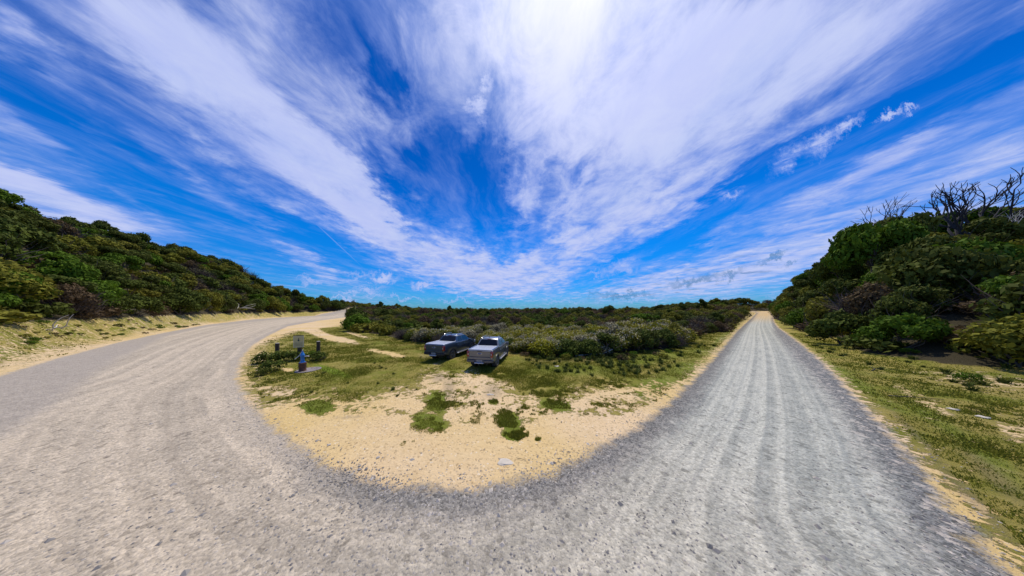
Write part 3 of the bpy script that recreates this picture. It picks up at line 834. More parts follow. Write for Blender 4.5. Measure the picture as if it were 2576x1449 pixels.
g = random.Random(91)
for i, (px, D, s_) in enumerate([(800, 168, 1.7), (958, 200, 2.0), (1000, 205, 1.9), (1013, 190, 1.6), (1052, 170, 1.6), (1085, 150, 1.3), (1130, 150, 1.5), (1178, 150, 1.4), (1240, 130, 1.4), (1330, 140, 1.4), (1405, 120, 1.3), (1480, 130, 1.4), (1532, 84, 1.5), (1580, 130, 1.5),
                             (1660, 125, 1.6), (1712, 120, 1.7), (1765, 120, 1.7), (1800, 150, 1.9), (1862, 160, 2.2), (1880, 165, 2.4), (310, 64, 1.6), (365, 72, 1.9), (420, 82, 1.7), (530, 110, 1.7), (2015, 118, 2.2), (2060, 100, 2.2)]):
    x, y = at(px, D); side = 'left skyline hump' if px < 600 else ('far skyline' if px < 1700 else 'skyline near the right road')
    place_tree('dark' if g.random() < .7 else 'olive', x, y, s_*.95, f'umbrella shaped dark tree standing proud of the {side}', f'umbrella trees on the {side}', sz=s_*g.uniform(1.0, 1.25))

# distinctive near trees and shrubs
x, y = at(2195, 31); place_tree('bright', x, y, 2.1, 'tall broad green tree at the front of the right slope against the sky', None, sz=3.7)
x, y = at(2122, 36); place_tree('dark', x, y, 1.5, 'dark tree leaning out beside the tall broad green tree', None, sz=3.1, var=1, rz=PI)
x, y = at(2255, 33); place_tree('dark', x, y, 1.8, 'dark tree between the broad green tree and the leaning dead tree', None, sz=2.9, var=0)
x, y = at(1612, 45); place_tree('bright', x, y, 1.35, 'large round green tree standing out of the flat scrub', None, sz=1.0)
x, y = at(1445, 48); place_shrub('bright', x, y, .95, 'shrub', 'vivid green round shrub in front of the dark flat scrub', 'shrub', None)
x, y = at(884, 84); place_shrub('dark', x, y, 1.15, 'shrub', 'dark dense bush hiding the left road where it bends away', 'shrub', None, sz=1.85)
x, y = at(895, 62); place_shrub('bright', x, y, .9, 'shrub', 'low green bush on the inside of the left road bend', 'shrub', None, sz=.9)
x, y = at(930, 52); place_shrub('dry', x, y, 1.3, 'dry_shrub', 'purple grey dry shrub near the left road bend', 'shrub', None, sz=.95)
x, y = at(1800, 44); place_shrub('dry', x, y, 1.35, 'dry_shrub', 'large purple grey dry shrub at the grass edge of the right road', 'shrub', None, sz=1.3)
x, y = at(1690, 27); place_shrub('dry', x, y, 1.1, 'dry_shrub', 'grey dry shrub at the corner where the heath meets the grass', 'shrub', None, sz=1.0)
x, y = at(2045, 62); place_shrub('flower', x, y, 1.6, 'heath_bush', 'pale grey flowering bush at the foot of the right slope', 'bush', None, sz=2.0)
for i, (px, D, s, lab) in enumerate([(30, 23, 1.2, 'yellow green sunlit shrub at the left edge of the hillside foot'), (215, 31, 1.35, 'brightest green shrub at the foot of the left hillside'), (365, 62, 1.7, 'green rounded tree on the left skyline')]):
    x, y = at(px, D); place_shrub('bright', x, y, s, 'shrub', lab, 'shrub', None, sz=s*1.35)

# ---------------------------------------------------------------- little plants, sticks, stones
def tuft_mesh(seed, n, h, w, mat):
    g = np.random.default_rng(seed); V = []; F_ = []; T = []
    for i in range(n):
        ph = g.random()*2*PI; rr = w*g.random(); p = np.array([rr*math.cos(ph)*.5, rr*math.sin(ph)*.5, -.02])
        d = np.array([math.cos(ph)*.55*g.random(), math.sin(ph)*.55*g.random(), 1.]); hh = h*(.5+.6*g.random())
        sd = np.array([-math.sin(ph), math.cos(ph), 0])*.018*(h/.25)*(.6+g.random())
        b = len(V); V += [p-sd, p+sd, p+d*hh*.6+sd*.8, p+d*hh*.6-sd*.8, p+d*hh*1.0+np.array([math.cos(ph), math.sin(ph), 0])*hh*.2]
        F_ += [(b, b+1, b+2, b+3), (b+3, b+2, b+4, b+4)]; T += [g.random()]*5
    F_ = np.array(F_); quads = F_[F_[:, 2] != F_[:, 3]]; tris = F_[F_[:, 2] == F_[:, 3]][:, :3]
    quads = np.array([f for f in F_ if f[2] != f[3]]); 
    return np.array(V), np.array([f for f in F_ if f[2] != f[3]]), np.array([f[:3] for f in F_ if f[2] == f[3]]), np.array(T)
L_TUFT = leaf_mat('tuft_green', (.035, .05, .010), (.12, .15, .03), (.07, .09, .02))
L_TURF = leaf_mat('turf_blades', (.10, .14, .010), (.34, .32, .05), (.16, .16, .02), .8, .35)
tufts = []
for sd in (1, 2, 3):
    v, q4, t3, t = tuft_mesh(sd, 34, .26, .22, L_TUFT); tufts.append(np_mesh('tuft', v, [q4, t3], L_TUFT, attrs={'tone': t}))
g = random.Random(21)
TP = []
for _ in range(150):   # clustered in the strip between grass and heath right of the pickups
    px = g.triangular(1300, 1720, 1520); py = g.triangular(892, 950, 900)
    TP.append((px, py, g.uniform(.6, 1.25), 'in the rough grass between heath and lawn right of the pickups', 'tufts right of the pickups'))
for _ in range(16): TP.append((g.uniform(1690, 1800), g.uniform(850, 905), g.uniform(.7, 1.6), 'on the lawn beside the right arm of the road', 'tufts beside the right road'))
for _ in range(30):
    px = g.uniform(2000, 2576); py = 860 + (px-2000)*.12+g.uniform(0, 120)*((px-1950)/626); TP.append((px, py, g.uniform(.5, 1.5), 'on the grassy verge right of the road', 'tufts on the right verge'))
for _ in range(22): TP.append((g.uniform(720, 1060), g.uniform(850, 1000), g.uniform(.35, .7), 'in the lawn between water pump and pickups', 'tufts between pump and pickups'))
for (px, py, s, lab, grp) in TP:
    x, y = gx(px, py); f = fval(x, y)
    if f['road'] > -.6: continue
    o = link(bpy.data.objects.new('grass_tuft', tufts[g.randrange(3)])); o.location = (x, y, tz1(x, y)); o.scale = (s*1.2, s*1.2, s); o.rotation_euler = (0, 0, g.uniform(0, 6.28))
    tag(o, 'small dark green tuft '+lab, 'tuft', grp)
# low dark plants on the left bank
for _ in range(120):
    a = g.uniform(R(-68.5), R(-48)); x0 = math.tan(a)
    D = np.interp(a, [R(-69), R(-63), R(-56), R(-48)], [15.6, 28, 45, 70])*g.uniform(1.01, 1.28); x, y = x0*D, D
    if fval(x, y)['road'] > -1.: continue
    s = g.uniform(.25, 1.0); place_shrub('low', x, y, s, 'low_plant', 'low dark plant on the sandy bank left of the road', 'plant', 'low plants on the left bank')
for _ in range(26):
    px = g.uniform(1290, 1700); py = g.uniform(886, 905); x, y = gx(px, py)
    place_shrub('low', x, y, g.uniform(.6, 1.1), 'low_plant', 'low leafy plant along the ragged front of the heath', 'plant', 'low plants along the heath front')
for (px, py, s, lab) in ((2440, 960, .9, 'dark prickly low plant alone on the bare right verge'), (2290, 905, .8, 'low plant at the shaded foot of the right slope'), (1565, 906, 1.2, 'spiky green clump in the rough grass below the bleached branch'), (2460, 1035, .45, 'small prickly plant beside pale stones on the right verge')):
    x, y = gx(px, py); place_shrub('low', x, y, s, 'low_plant', lab, 'plant', None)

# turf: countless short blades
def stuff_blades(name, n, seed, label):
    g = np.random.default_rng(seed); X = []; Y = []
    while sum(map(len, X)) < n:
        m = 40000; a = g.uniform(R(-69), R(69), m); r = 5.5*(60/5.5)**g.random(m); x = r*np.sin(a); y = r*np.cos(a)
        f = fields(x, y)
        nz = vnoise(x, y, .6, 31)*.5+vnoise(x, y, .16, 32)*.4
        ok = (f['road'] < -.35) & (f['veg'] < .6) & (f['grass']+(nz-.45)*1.6 > .60) & (g.random(m) < .75)
        X.append(x[ok]); Y.append(y[ok])
    X = np.concatenate(X)[:n]; Y = np.concatenate(Y)[:n]; Z = tz(X, Y)
    r = np.hypot(X, Y); h = (.02+.045*g.random(n)**2)*(1+r*.015); w = .010*(1+r*.09)*(.6+.8*g.random(n)); ph = g.uniform(0, 2*PI, n)
    sd = np.stack([np.cos(ph)*w, np.sin(ph)*w, np.zeros(n)], 1)
    tip = np.stack([g.normal(size=n)*h*.5, g.normal(size=n)*h*.5, h], 1)
    P = np.stack([X, Y, Z-.03], 1)
    V = np.stack([P-sd, P+sd, P+tip+np.array([0, 0, .03])], 1).reshape(-1, 3)
    o = link(bpy.data.objects.new(name, np_mesh(name, V, np.arange(3*n).reshape(-1, 3), L_TURF, attrs={'tone': np.repeat(g.random(n), 3)})))
    tag(o, label, 'grass', kind='stuff')
stuff_blades('grass', 220000, 77, 'short green and straw coloured turf')

# loose stones of the gravel
def stones(name, n, seed, mat, label):
    g = np.random.default_rng(seed); a = g.uniform(R(-69), R(69), n*4); r = 2.6*(16/2.6)**(g.random(n*4)); x = r*np.sin(a); y = r*np.cos(a)
    f = fields(x, y); edge = np.exp(-np.abs(f['road']-.1)/.25)*1.1 + np.clip(-f['core'], 0, 1)*(f['road'] > 0)*.8 + .12*(f['road'] > 0) + .004
    ok = g.random(n*4) < edge; x = x[ok][:n]; y = y[ok][:n]; k = len(x)
    s = .009+.016*g.random(k)**2 + .040*(g.random(k) < .035)*g.random(k)
    base = np.array([(1, 0, 0), (0, 1, 0), (-1, 0, 0), (0, -1, 0), (0, 0, .7), (0, 0, -.5)])
    V = base[None]*s[:, None, None]*(.7+.6*g.random((k, 6, 1))); ph = g.uniform(0, 2*PI, k); c, sn = np.cos(ph)[:, None], np.sin(ph)[:, None]
    vx = V[:, :, 0]*c*1.3-V[:, :, 1]*sn+x[:, None]; vy = V[:, :, 0]*sn*1.3+V[:, :, 1]*c+y[:, None]; vz = V[:, :, 2]+tz(x, y)[:, None]+.006
    fb = np.array([(0, 1, 4), (1, 2, 4), (2, 3, 4), (3, 0, 4), (1, 0, 5), (2, 1, 5), (3, 2, 5), (0, 3, 5)])
    Fs = (fb[None]+np.arange(k)[:, None, None]*6).reshape(-1, 3)
    o = link(bpy.data.objects.new(name, np_mesh(name, np.stack([vx, vy, vz], -1).reshape(-1, 3), Fs, mat, attrs={'tone': np.repeat(g.random(k), 6)})))
    tag(o, label, 'gravel', kind='stuff')
M_STONE = leaf_mat('loose_stone', (.16, .155, .15), (.55, .49, .41), (.3, .28, .25), .85, 0)
stones('gravel', 16000, 5, M_STONE, 'loose grey and tan gravel stones scattered over the road and its edges')

def rock(name, px, py, dim, seed, mat, label, cat='rock', group=None, rz=0.):
    g = random.Random(seed); x, y = gx(px, py)
    import bmesh
    bm = bmesh.new(); bmesh.ops.create_icosphere(bm, subdivisions=3, radius=1)
    for v in bm.verts:
        n = v.co.normalized(); k = 1+.14*math.sin(3*n.x+seed)+.12*math.sin(4*n.y-seed)+.09*math.sin(7*n.z+n.x*5+seed)+g.uniform(-.02, .02)
        v.co = Vector((n.x*k*dim[0]/2, n.y*k*dim[1]/2, max(-.3, min(.75, n.z))*k*dim[2]))
    me = bpy.data.meshes.new(name); bm.to_mesh(me); bm.free(); me.materials.append(mat)
    o = link(bpy.data.objects.new(name, me)); o.location = (x, y, tz1(x, y)); o.rotation_euler = (0, 0, rz)
    return tag(o, label, cat, group)
M_WROCK = simple('pale_rock', (.50, .45, .37), .9, noise=.2, nscale=7, bump=.5)
rock('rock', 1272, 1163, (.40, .24, .035), 3, M_WROCK, 'flat white stone half buried in the sand near the road edge')
rock('rock', 1234, 993, (.30, .18, .05), 4, M_WROCK, 'small pale stone in the worn ground in front of the pickups')
rock('rock', 1400, 922, (.35, .2, .06), 6, M_WROCK, 'pale stone in the grass right of the pickups')
rock('rock', 2474, 1050, (.34, .2, .05), 8, M_WROCK, 'pale flat stone on the right verge')
rock('rock', 2400, 1030, (.35, .2, .05), 9, M_WROCK, 'smaller pale stone further along the right verge')

def stick(name, px, py, segs, r, mat, label, cat='stick'):
    x, y = gx(px, py); m = MB()
    for pts in segs: m.tube(pts, [r*(1-.6*i/(len(pts)-1)) for i in range(len(pts))], 6)
    o = m.build(name, mat, None, smooth=60); o.location = (x, y, tz1(x, y)+.01)
    return tag(o, label, cat)
stick('stick', 1313, 1157, [[(-.12, .02, .01), (-.03, .01, .02), (.04, -.02, .015), (.11, -.05, .005)]], .007, M_DEAD, 'short dark stick beside the flat white stone')
stick('stick', 2210, 930, [[(-1, -.3, .03), (-.3, -.05, .06), (.4, 0, .04), (1, -.2, .03)], [(-.3, -.05, .06), (0, .3, .12)]], .025, M_DEAD, 'long dark stick lying on the right verge nearest the slope')
stick('stick', 2300, 1002, [[(-.8, .2, .03), (0, 0, .05), (.9, -.2, .03)]], .022, M_DEAD, 'dark stick lying in the green strip of the right verge')
stick('fallen_branch', 1490, 897, [[(-1.5, -.2, .08), (-.9, 0, .12), (-.3, .1, .12), (.1, .2, .2), (.45, .2, .55), (.55, .1, .95), (.5, .1, 1.1)],
                                   [(-.3, .1, .12), (.4, .2, .12), (1., .1, .25), (1.5, 0, .5), (1.75, 0, .62)], [(.45, .2, .55), (.7, .3, .62)], [(-.9, 0, .12), (-1.3, .4, .1)]], .055, M_BLEACH, 'bleached white forked branch lying in front of the heath', 'branch')
for i, (px, D, sc, lab) in enumerate([(135, 22.5, 1.2, 'grey fallen branch at the shrub line of the left bank, nearest the frame edge'), (300, 35, 1.5, 'pale twisted fallen branch below the left hillside shrubs'), (600, 84, 3.2, 'bleached twisted branches under the dry shrubs by the left road')]):
    x, y = at(px, D); g2 = random.Random(60+i); m = MB()
    for k in range(5):
        p = Vector((g2.uniform(-.5, .5), g2.uniform(-.3, .3), .1)); d = Vector((g2.uniform(-1, 1), g2.uniform(-.5, .5), g2.uniform(.1, .7))).normalized(); pts = [p]
        for q_ in range(4): d = (d+Vector((g2.gauss(0, .3), g2.gauss(0, .3), g2.gauss(-.02, .2)))).normalized(); p = p+d*.4; p.z = max(p.z, .05); pts.append(p)
        m.tube([pp*sc for pp in pts], [.05*sc*(1-.17*j) for j in range(5)], 6)
    o = m.build('fallen_branch', M_BLEACH, None, smooth=60); o.location = (x, y, tz1(x, y)+.3); tag(o, lab, 'branch', 'fallen branches below the left hillside')

# ---------------------------------------------------------------- water pump, posts, sign
M_POST = simple('post_wood', (.075, .058, .040), .95, noise=.35, nscale=9, bump=.4, spec=.05)
M_POSTTOP = simple('post_end_grain', (.42, .39, .34), .9, noise=.2, nscale=14)
def post(px, py, h, r, label):
    x, y = gx(px, py); e = empty('wooden_post', (x, y, tz1(x, y)))
    MB().lathe([(r*1.02, -.2), (r*1.0, .3), (r*.97, h-.03), (r*.93, h-.004)], 18).build('shaft', M_POST, e, smooth=50)
    MB().lathe([(r*.93, h-.003), (r*.80, h+.012), (0.0001, h+.016)], 18).build('cap', M_POSTTOP, e, smooth=30)
    return tag(e, label, 'post', 'wooden posts by the pump')
post(697.5, 906, 1.36, .125, 'short round timber post left of the pump sign')
post(801, 901, 1.40, .125, 'short round timber post right of the pump sign')

sx, sy = gx(754, 906); sr = math.atan2(-sx, sy)
sg = empty('sign', (sx, sy, tz1(sx, sy)), sr*.55)
M_BOARD = simple('sign_board', (.62, .50, .22), .8, noise=.12, nscale=10)
M_BORDER = simple('sign_border', (.62, .56, .42), .6, noise=.1)
M_GREEN = simple('sign_ink', (.03, .055, .035), .6)
MB().lathe([(.135, -.2), (.13, 1.1), (.12, 1.45)], 16).build('post', M_POST, sg, smooth=50)
BW, BH, BZ = .62, .92, 1.50
bd = MB().box((0, -.16, BZ), (BW, .03, BH)).build('board', M_BOARD, sg, bevel=.012)
fr = MB()
for s in (-1, 1):
    fr.box((s*(BW/2-.025), -.178, BZ), (.022, .008, BH-.06)); fr.box((0, -.178, BZ+s*(BH/2-.03)), (BW-.075, .008, .022))
fr.box((0, -.178, BZ+BH/2-.10), (BW-.09, .008, .016)); fr.box((0, -.178, BZ-.02), (BW-.09, .008, .014))
fr.build('border', M_BORDER, bd)
MB().box((0, -.16, BZ+BH/2+.03), (BW*.96, .05, .035)).build('top_rail', M_POST, sg)
pk = MB()   # bottle-like tap pictogram
pk.prism([(-.045, BZ+.04), (.045, BZ+.04), (.055, BZ+.10), (.045, BZ+.15), (.016, BZ+.18), (.014, BZ+.25), (.04, BZ+.27), (.04, BZ+.285), (-.035, BZ+.285), (-.035, BZ+.27), (-.014, BZ+.25), (-.016, BZ+.18), (-.045, BZ+.15), (-.055, BZ+.10)], 'y', -.177, -.184)
pk.build('pictogram', M_GREEN, bd)
tx = MB(); g = random.Random(4)
for row in range(6):
    xx = -.24; zz = BZ-.085-row*.05
    while xx < .2:
        w = g.uniform(.02, .07); tx.box((xx+w/2, -.1785, zz), (w, .004, .016)); xx += w+.018
tx.build('lettering', simple('sign_text', (.16, .14, .10), .7), bd)
tag(sg, 'beige information board with a dark pictogram on a timber post behind the pump', 'sign')

M_BLUE = simple('pump_blue', (.012, .16, .46), .35, noise=.12, nscale=8, coat=.3)
M_RUST = simple('rusty_pedestal', (.13, .055, .03), .85, noise=.5, nscale=6, bump=.5)
M_STEEL = simple('bare_steel', (.62, .60, .58), .35, metal=.9, noise=.1)
M_CONC = simple('wet_concrete', (.22, .185, .185), .7, noise=.2, nscale=3, bump=.2)
px_, py_ = gx(761, 934)
pump = empty('water_pump', (px_, py_, 0), R(38))
MB().lathe([(.20, -.1), (.20, .02), (.185, .06), (.175, .30), (.19, .34), (.19, .50), (.21, .52), (.21, .56), (.10, .575)], 22).build('pedestal', M_RUST, pump, smooth=40)
bdy = MB().lathe([(.155, .577), (.155, .605), (.11, .62), (.095, .66), (.095, .95), (.105, .97), (.115, 1.0), (.115, 1.08), (.10, 1.11), (.085, 1.13), (.07, 1.20), (.045, 1.24), (.0001, 1.25)], 20).build('body', M_BLUE, pump, smooth=40)
MB().tube([(.09, 0, .96), (.16, 0, .965), (.23, 0, .96), (.31, 0, .94)], [.028, .028, .026, .026], 10).build('spout', M_STEEL, pump, smooth=50)
MB().box((0, .0, 1.25), (.09, .05, .12)).tube([(-.02, -.05, 1.28), (-.02, .05, 1.28)], .018, 8).build('handle_bracket', M_BLUE, pump, bevel=.006)
MB().tube([(.02, 0, 1.42), (-.02, 0, 1.30), (-.09, 0, 1.14), (-.20, 0, .98), (-.30, 0, .88), (-.35, 0, .85)], [.016, .018, .017, .016, .016, .02], 8).build('handle', simple('handle_white', (.62, .60, .62), .4), pump, smooth=60)
tag(pump, 'blue hand water pump with white curved handle on a rusty round pedestal', 'water pump')
cx_, cy_ = gx(776, 931)
pad = MB().lathe([(.92, -.15), (.92, .018), (.89, .035), (.80, .036), (.76, .024), (.0001, .020)], 40).build('concrete_pad', M_CONC, None, smooth=30)
pad.location = (cx_, cy_, .01); pad.scale = (.66, .72, 1); tag(pad, 'round damp purple grey concrete pad at the foot of the pump', 'concrete pad')
for i, (px, py, s, k, lab) in enumerate([(680, 912, 1.15, 'dark', 'sprawling dark bush around the left timber post'), (716, 909, 1.15, 'dark', 'dark bush between the left post and the sign post'), (742, 908, 1.0, 'dark', 'dark bush at the foot of the sign post'),
                                         (785, 908, .9, 'dark', 'dark bush right of the blue pump'), (803, 908, 1.0, 'dark', 'dark bush around the right timber post'), (690, 932, .9, 'dark', 'green straggling bush in front of the left post'), (668, 942, .6, 'dark', 'small straggling green plant nearest the left road'),
                                         (786, 897, .7, 'bright', 'yellow green leafy bush behind the pump spout')]):
    x, y = gx(px, py); me = PROTO['low'][1 if k == 'dark' else 2][0]
    o = link(bpy.data.objects.new('low_bush', me)); o.location = (x, y, -.03); o.scale = (s*1.5, s*1.5, s*1.45); o.rotation_euler = (0, 0, i*1.3); tag(o, lab, 'bush', 'bushes around the pump')

# ---------------------------------------------------------------- pickups
M_GLASS = simple('tinted_glass', (.008, .009, .012), .12, noise=.05, coat=.1, spec=.3)
M_SGLASS = simple('side_glass', (.012, .026, .038), .10, noise=.05, coat=.15, spec=.4)
M_BLACK = simple('black_plastic', (.018, .018, .019), .6, noise=.15)
M_TYRE = simple('tyre_rubber', (.028, .026, .024), .9, noise=.25, bump=.3, dust=.5)
M_RIM = simple('alloy_dark', (.16, .16, .17), .35, metal=.8)
M_RED = simple('tail_light_red', (.26, .012, .012), .2, noise=.1, coat=.7)
M_CLEAR = simple('lamp_clear', (.6, .55, .52), .15, coat=.7)
M_SILVER = simple('roller_cover', (.62, .66, .74), .38, metal=.4, noise=.06, nscale=2)
M_CHROME = simple('bright_trim', (.70, .70, .72), .2, metal=1)
M_PLATE = simple('plate_white', (.40, .40, .38), .5, noise=.05)
M_INK = simple('plate_ink', (.04, .04, .05), .6)

def arch(cx, r, z0, n=9, rev=False):
    a0 = math.asin(min(1, (z0-.39)/r)); pts = [(cx+r*math.cos(t), .39+r*math.sin(t)) for t in np.linspace(PI-a0, a0, n)]
    return pts[::-1] if rev else pts

def make_pickup(paint, label, variant):
    T = empty('pickup_truck', (0, 0, 0)); tag(T, label, 'pickup truck', None)
    # local: x forward from the rear axle, y to the left, z up
    side = [(-1.13, .62), (-1.17, .80), (-1.16, 1.05), (-1.13, 1.30), (-1.05, 1.335), (.45, 1.345), (.60, 1.30), (2.60, 1.235), (3.05, 1.215), (3.75, 1.13), (4.02, 1.04), (4.12, .88), (4.12, .50), (3.95, .40)]
    side += arch(3.27, .47, .44, rev=True) + [(2.75, .40), (.52, .40)] + arch(0, .47, .46, rev=True) + [(-.60, .50)]
    body = MB().prism(side, 'y', -.925, .925)
    for i, v in enumerate(body.v):      # tumblehome: pull the shoulders in a little, round the nose and the tail in plan
        x, y, z = v; k = 1 - .055*max(0, (z-.95)/.4) - .03*max(0, (.6-z)/.2)
        if x > 3.3: k -= .16*((x-3.3)/.8)**2
        if x < -.9: k -= .03*((-.9-x)/.3)
        body.v[i] = (x, y*k, z)
    ob = body.build('body', paint, T, bevel=.035, smooth=35, seg=3)
    # inner arches and chassis
    ch = MB().box((1.5, 0, .52), (5.0, 1.1, .22)).box((1.5, .42, .40), (4.9, .1, .12)).box((1.5, -.42, .40), (4.9, .1, .12)).tube([(0, -.72, .39), (0, .72, .39)], .05, 8).tube([(3.27, -.72, .39), (3.27, .72, .39)], .04, 8)
    ch.build('chassis', M_BLACK, T)
    # cab
    rings = [(.46, 2.98, .870, .86, 1.262), (.58, 2.72, .845, .82, 1.36), (.84, 2.28, .715, .69, 1.70), (.98, 2.08, .655, .63, 1.80), (1.12, 1.92, .56, .54, 1.842)]
    vs = []; fs = []
    for (xr, xf, wr, wf, z) in rings:
        vs += [(xr, -wr, z), (xr-.006, 0, z), (xr, wr, z), ((xr+xf)/2, (wr+wf)/2+.012, z), (xf, wf, z), (xf+.05, 0, z), (xf, -wf, z), ((xr+xf)/2, -(wr+wf)/2-.012, z)]
    for i in range(len(rings)-1):
        for k in range(8): fs.append((i*8+k, i*8+(k+1) % 8, (i+1)*8+(k+1) % 8, (i+1)*8+k))
    fs.append(tuple(range((len(rings)-1)*8, len(rings)*8)))
    MB().add(vs, fs).build('cab', paint, T, smooth=35)
    def lerp_ring(z):
        zz = [r[4] for r in rings]; return [np.interp(z, zz, [r[i] for r in rings]) for i in range(4)]
    # rear window, windscreen: two-face sheets with thickness
    def pane(name, quad, mat, off):
        n = (Vector(quad[1])-Vector(quad[0])).cross(Vector(quad[2])-Vector(quad[0])).normalized()*off
        m = MB(); a = [Vector(q_)+n for q_ in quad]; b = [Vector(q_)-n*.3 for q_ in quad]
        m.add(a+b, [(0, 1, 2, 3), (7, 6, 5, 4), (0, 4, 5, 1), (1, 5, 6, 2), (2, 6, 7, 3), (3, 7, 4, 0)]); return m.build(name, mat, T, bevel=.012)
    lo = lerp_ring(1.375); hi = lerp_ring(1.745)
    pane('rear_window', [(lo[0]-.022, .74, 1.375), (lo[0]-.022, -.74, 1.375), (hi[0]-.026, -.60, 1.745), (hi[0]-.026, .60, 1.745)], M_GLASS, .012)
    lo = lerp_ring(1.33); hi = lerp_ring(1.76)
    pane('windscreen', [(lo[1]+.03, -.76, 1.33), (lo[1]+.03, .76, 1.33), (hi[1]+.03, .58, 1.76), (hi[1]+.03, -.58, 1.76)], M_SGLASS, .014)
    for s in (-1, 1):
        for (x0, x1, x2, x3) in ((.80, 1.52, 1.50, 1.02), (1.60, 2.62, 2.20, 1.60)):
            zl, zh = 1.335, 1.735
            def wy(x, z):
                l = lerp_ring(z); t = (x-l[0])/(l[1]-l[0]); return s*(l[2]*(1-t)+l[3]*t+.012*(1-abs(2*t-1))+.004)
            qd = [(x0, wy(x0, zl), zl), (x1, wy(x1, zl), zl), (x2, wy(x2, zh), zh), (x3, wy(x3, zh), zh)]
            if s > 0: qd = qd[::-1]
            pane('side_window', qd, M_SGLASS, .007)
        # doors: proud skins with handles
        for (xa, xb) in ((.62, 1.58), (1.61, 2.72)):
            d = MB()
            lowx = max(xa, .62)
            pr = [(lowx, .50), (xb, .50), (xb, 1.22), (xa, 1.24)]
            def wyb(z): return s*.925*(1-.055*max(0, (z-.95)/.4)-.03*max(0, (.6-z)/.2))
            vs_ = [(u, wyb(w)+s*.008, w) for u, w in pr]+[(u, wyb(w)-s*.01, w) for u, w in pr]
            mid_i = [((pr[0][0]+0), .95), ((pr[1][0]), .95)]
            vs_ = [(pr[0][0], wyb(.5)+s*.007, .5), (pr[1][0], wyb(.5)+s*.007, .5), (xb, wyb(.95)+s*.007, .95), (xb, wyb(1.22)+s*.007, 1.22), (xa, wyb(1.24)+s*.007, 1.24), (xa, wyb(.95)+s*.007, .95)]
            vs_ += [(a, b-s*.014, c) for a, b, c in vs_]
            d.add(vs_, [(0, 1, 2, 5), (5, 2, 3, 4), (6, 11, 8, 7), (11, 10, 9, 8)]+[(i, i+6, (i+1) % 6+6, (i+1) % 6) for i in range(6)])
            dr = d.build('door', paint, T, bevel=.004)
            hx = xa+.14
            MB().box((hx, wyb(1.07)+s*.022, 1.07), (.20, .025, .032)).build('handle', paint, dr, bevel=.008)
        # arch flares
        for cx in (0, 3.27):
            m = MB(); n = 12; rin, rout = .455, .525; vs_ = []; fs_ = []
            for k in range(n+1):
                t = R(-4)+(PI+R(8))*k/n
                for (rr, yy) in ((rin, .935), (rout, .928), (rout, .90), (rin, .86)):
                    vs_.append((cx+rr*math.cos(t), s*yy, .39+rr*math.sin(t)))
            for k in range(n):
                for j in range(4): fs_.append((k*4+j, k*4+(j+1) % 4, (k+1)*4+(j+1) % 4, (k+1)*4+j))
            fs_ += [(0, 1, 2, 3), tuple(n*4+j for j in (3, 2, 1, 0))]
            m.add(vs_, fs_).build('wheel_arch', M_BLACK if variant == 0 else paint, T, smooth=40)
            # dark liner fills the opening behind the wheel
            ln = MB(); ln.lathe([(.45, 0), (.45, .28)], 20, Matrix.Translation((cx, s*.60 if s > 0 else -.60, .39)) @ Matrix.Rotation(-s*PI/2, 4, 'X')); ln.build('arch_liner', M_BLACK, T)
            # wheel
            W = MB(); Mw = Matrix.Translation((cx, s*.66, .39)) @ Matrix.Rotation(-s*PI/2, 4, 'X')
            wh = MB().lathe([(.10, .0), (.12, .20), (.10, .235)], 16, Mw).build('wheel', M_BLACK, T)
            MB().lathe([(.245, .0), (.36, .0), (.388, .03), (.392, .08), (.392, .19), (.386, .235), (.36, .262), (.30, .268), (.25, .25), (.245, .0)], 32, Mw).build('tyre', M_TYRE, wh, smooth=50)
            rim = MB().lathe([(.243, .04), (.248, .24), (.232, .25), (.222, .235), (.215, .10), (.05, .10)], 28, Mw)
            for k in range(6):
                a = 2*PI*k/6
                for da in (-.13, .13):
                    r0, r1 = Vector((.05*math.cos(a), .05*math.sin(a), .215)), Vector((.228*math.cos(a+da), .228*math.sin(a+da), .236))
                    rim.tube([Mw @ r0, Mw @ ((r0+r1)/2), Mw @ r1], [.024, .017, .015], 6)
            rim.lathe([(.055, .19), (.055, .235), (.03, .245)], 12, Mw)
            rim.build('rim', M_RIM, wh, smooth=40)
        # mud flap, side step, mirror, roof rail, lamps
        MB().box((-.50, s*.78, .36), (.02, .24, .34)).build('mud_flap', M_BLACK, T)
        MB().tube([(.55, s*.80, .41), (.66, s*.965, .385), (2.60, s*.965, .385), (2.72, s*.80, .41)], .048, 10).box((1.63, s*.955, .425), (1.75, .13, .018)).build('side_step', simple('side_step_alloy', (.42, .42, .43), .4, metal=.7), T, smooth=45)
        mm = MB().box((2.48, s*1.07, 1.27), (.12, .22, .20)).tube([(2.50, s*.85, 1.24), (2.50, s*.99, 1.25)], .03, 6)
        mm.build('mirror', paint, T, bevel=.03)
        MB().tube([(.98, s*.60, 1.815), (1.10, s*.595, 1.885), (1.35, s*.585, 1.905), (1.75, s*.575, 1.905), (2.0, s*.575, 1.875), (2.12, s*.58, 1.79)], [.022, .020, .020, .020, .020, .018], 8).build('roof_rail', M_CHROME, T, smooth=60)
        MB().tube([(-1.11, s*.80, 1.345), (-.9, s*.815, 1.368), (.40, s*.815, 1.375), (.56, s*.80, 1.40)], [.026]*4, 8).build('bed_rail', M_CHROME if variant else M_SILVER, T, smooth=60)
        tl = MB().prism([(-1.188, .88), (-1.03, .88), (-1.01, 1.24), (-1.175, 1.265), (-1.195, 1.1)], 'y', s*.745, s*.905).build('tail_light', M_RED, T, bevel=.02)
        MB().box((-1.193, s*.80, 1.06), (.014, .045, .11)).build('reverse_lamp', M_CLEAR, tl, bevel=.006)
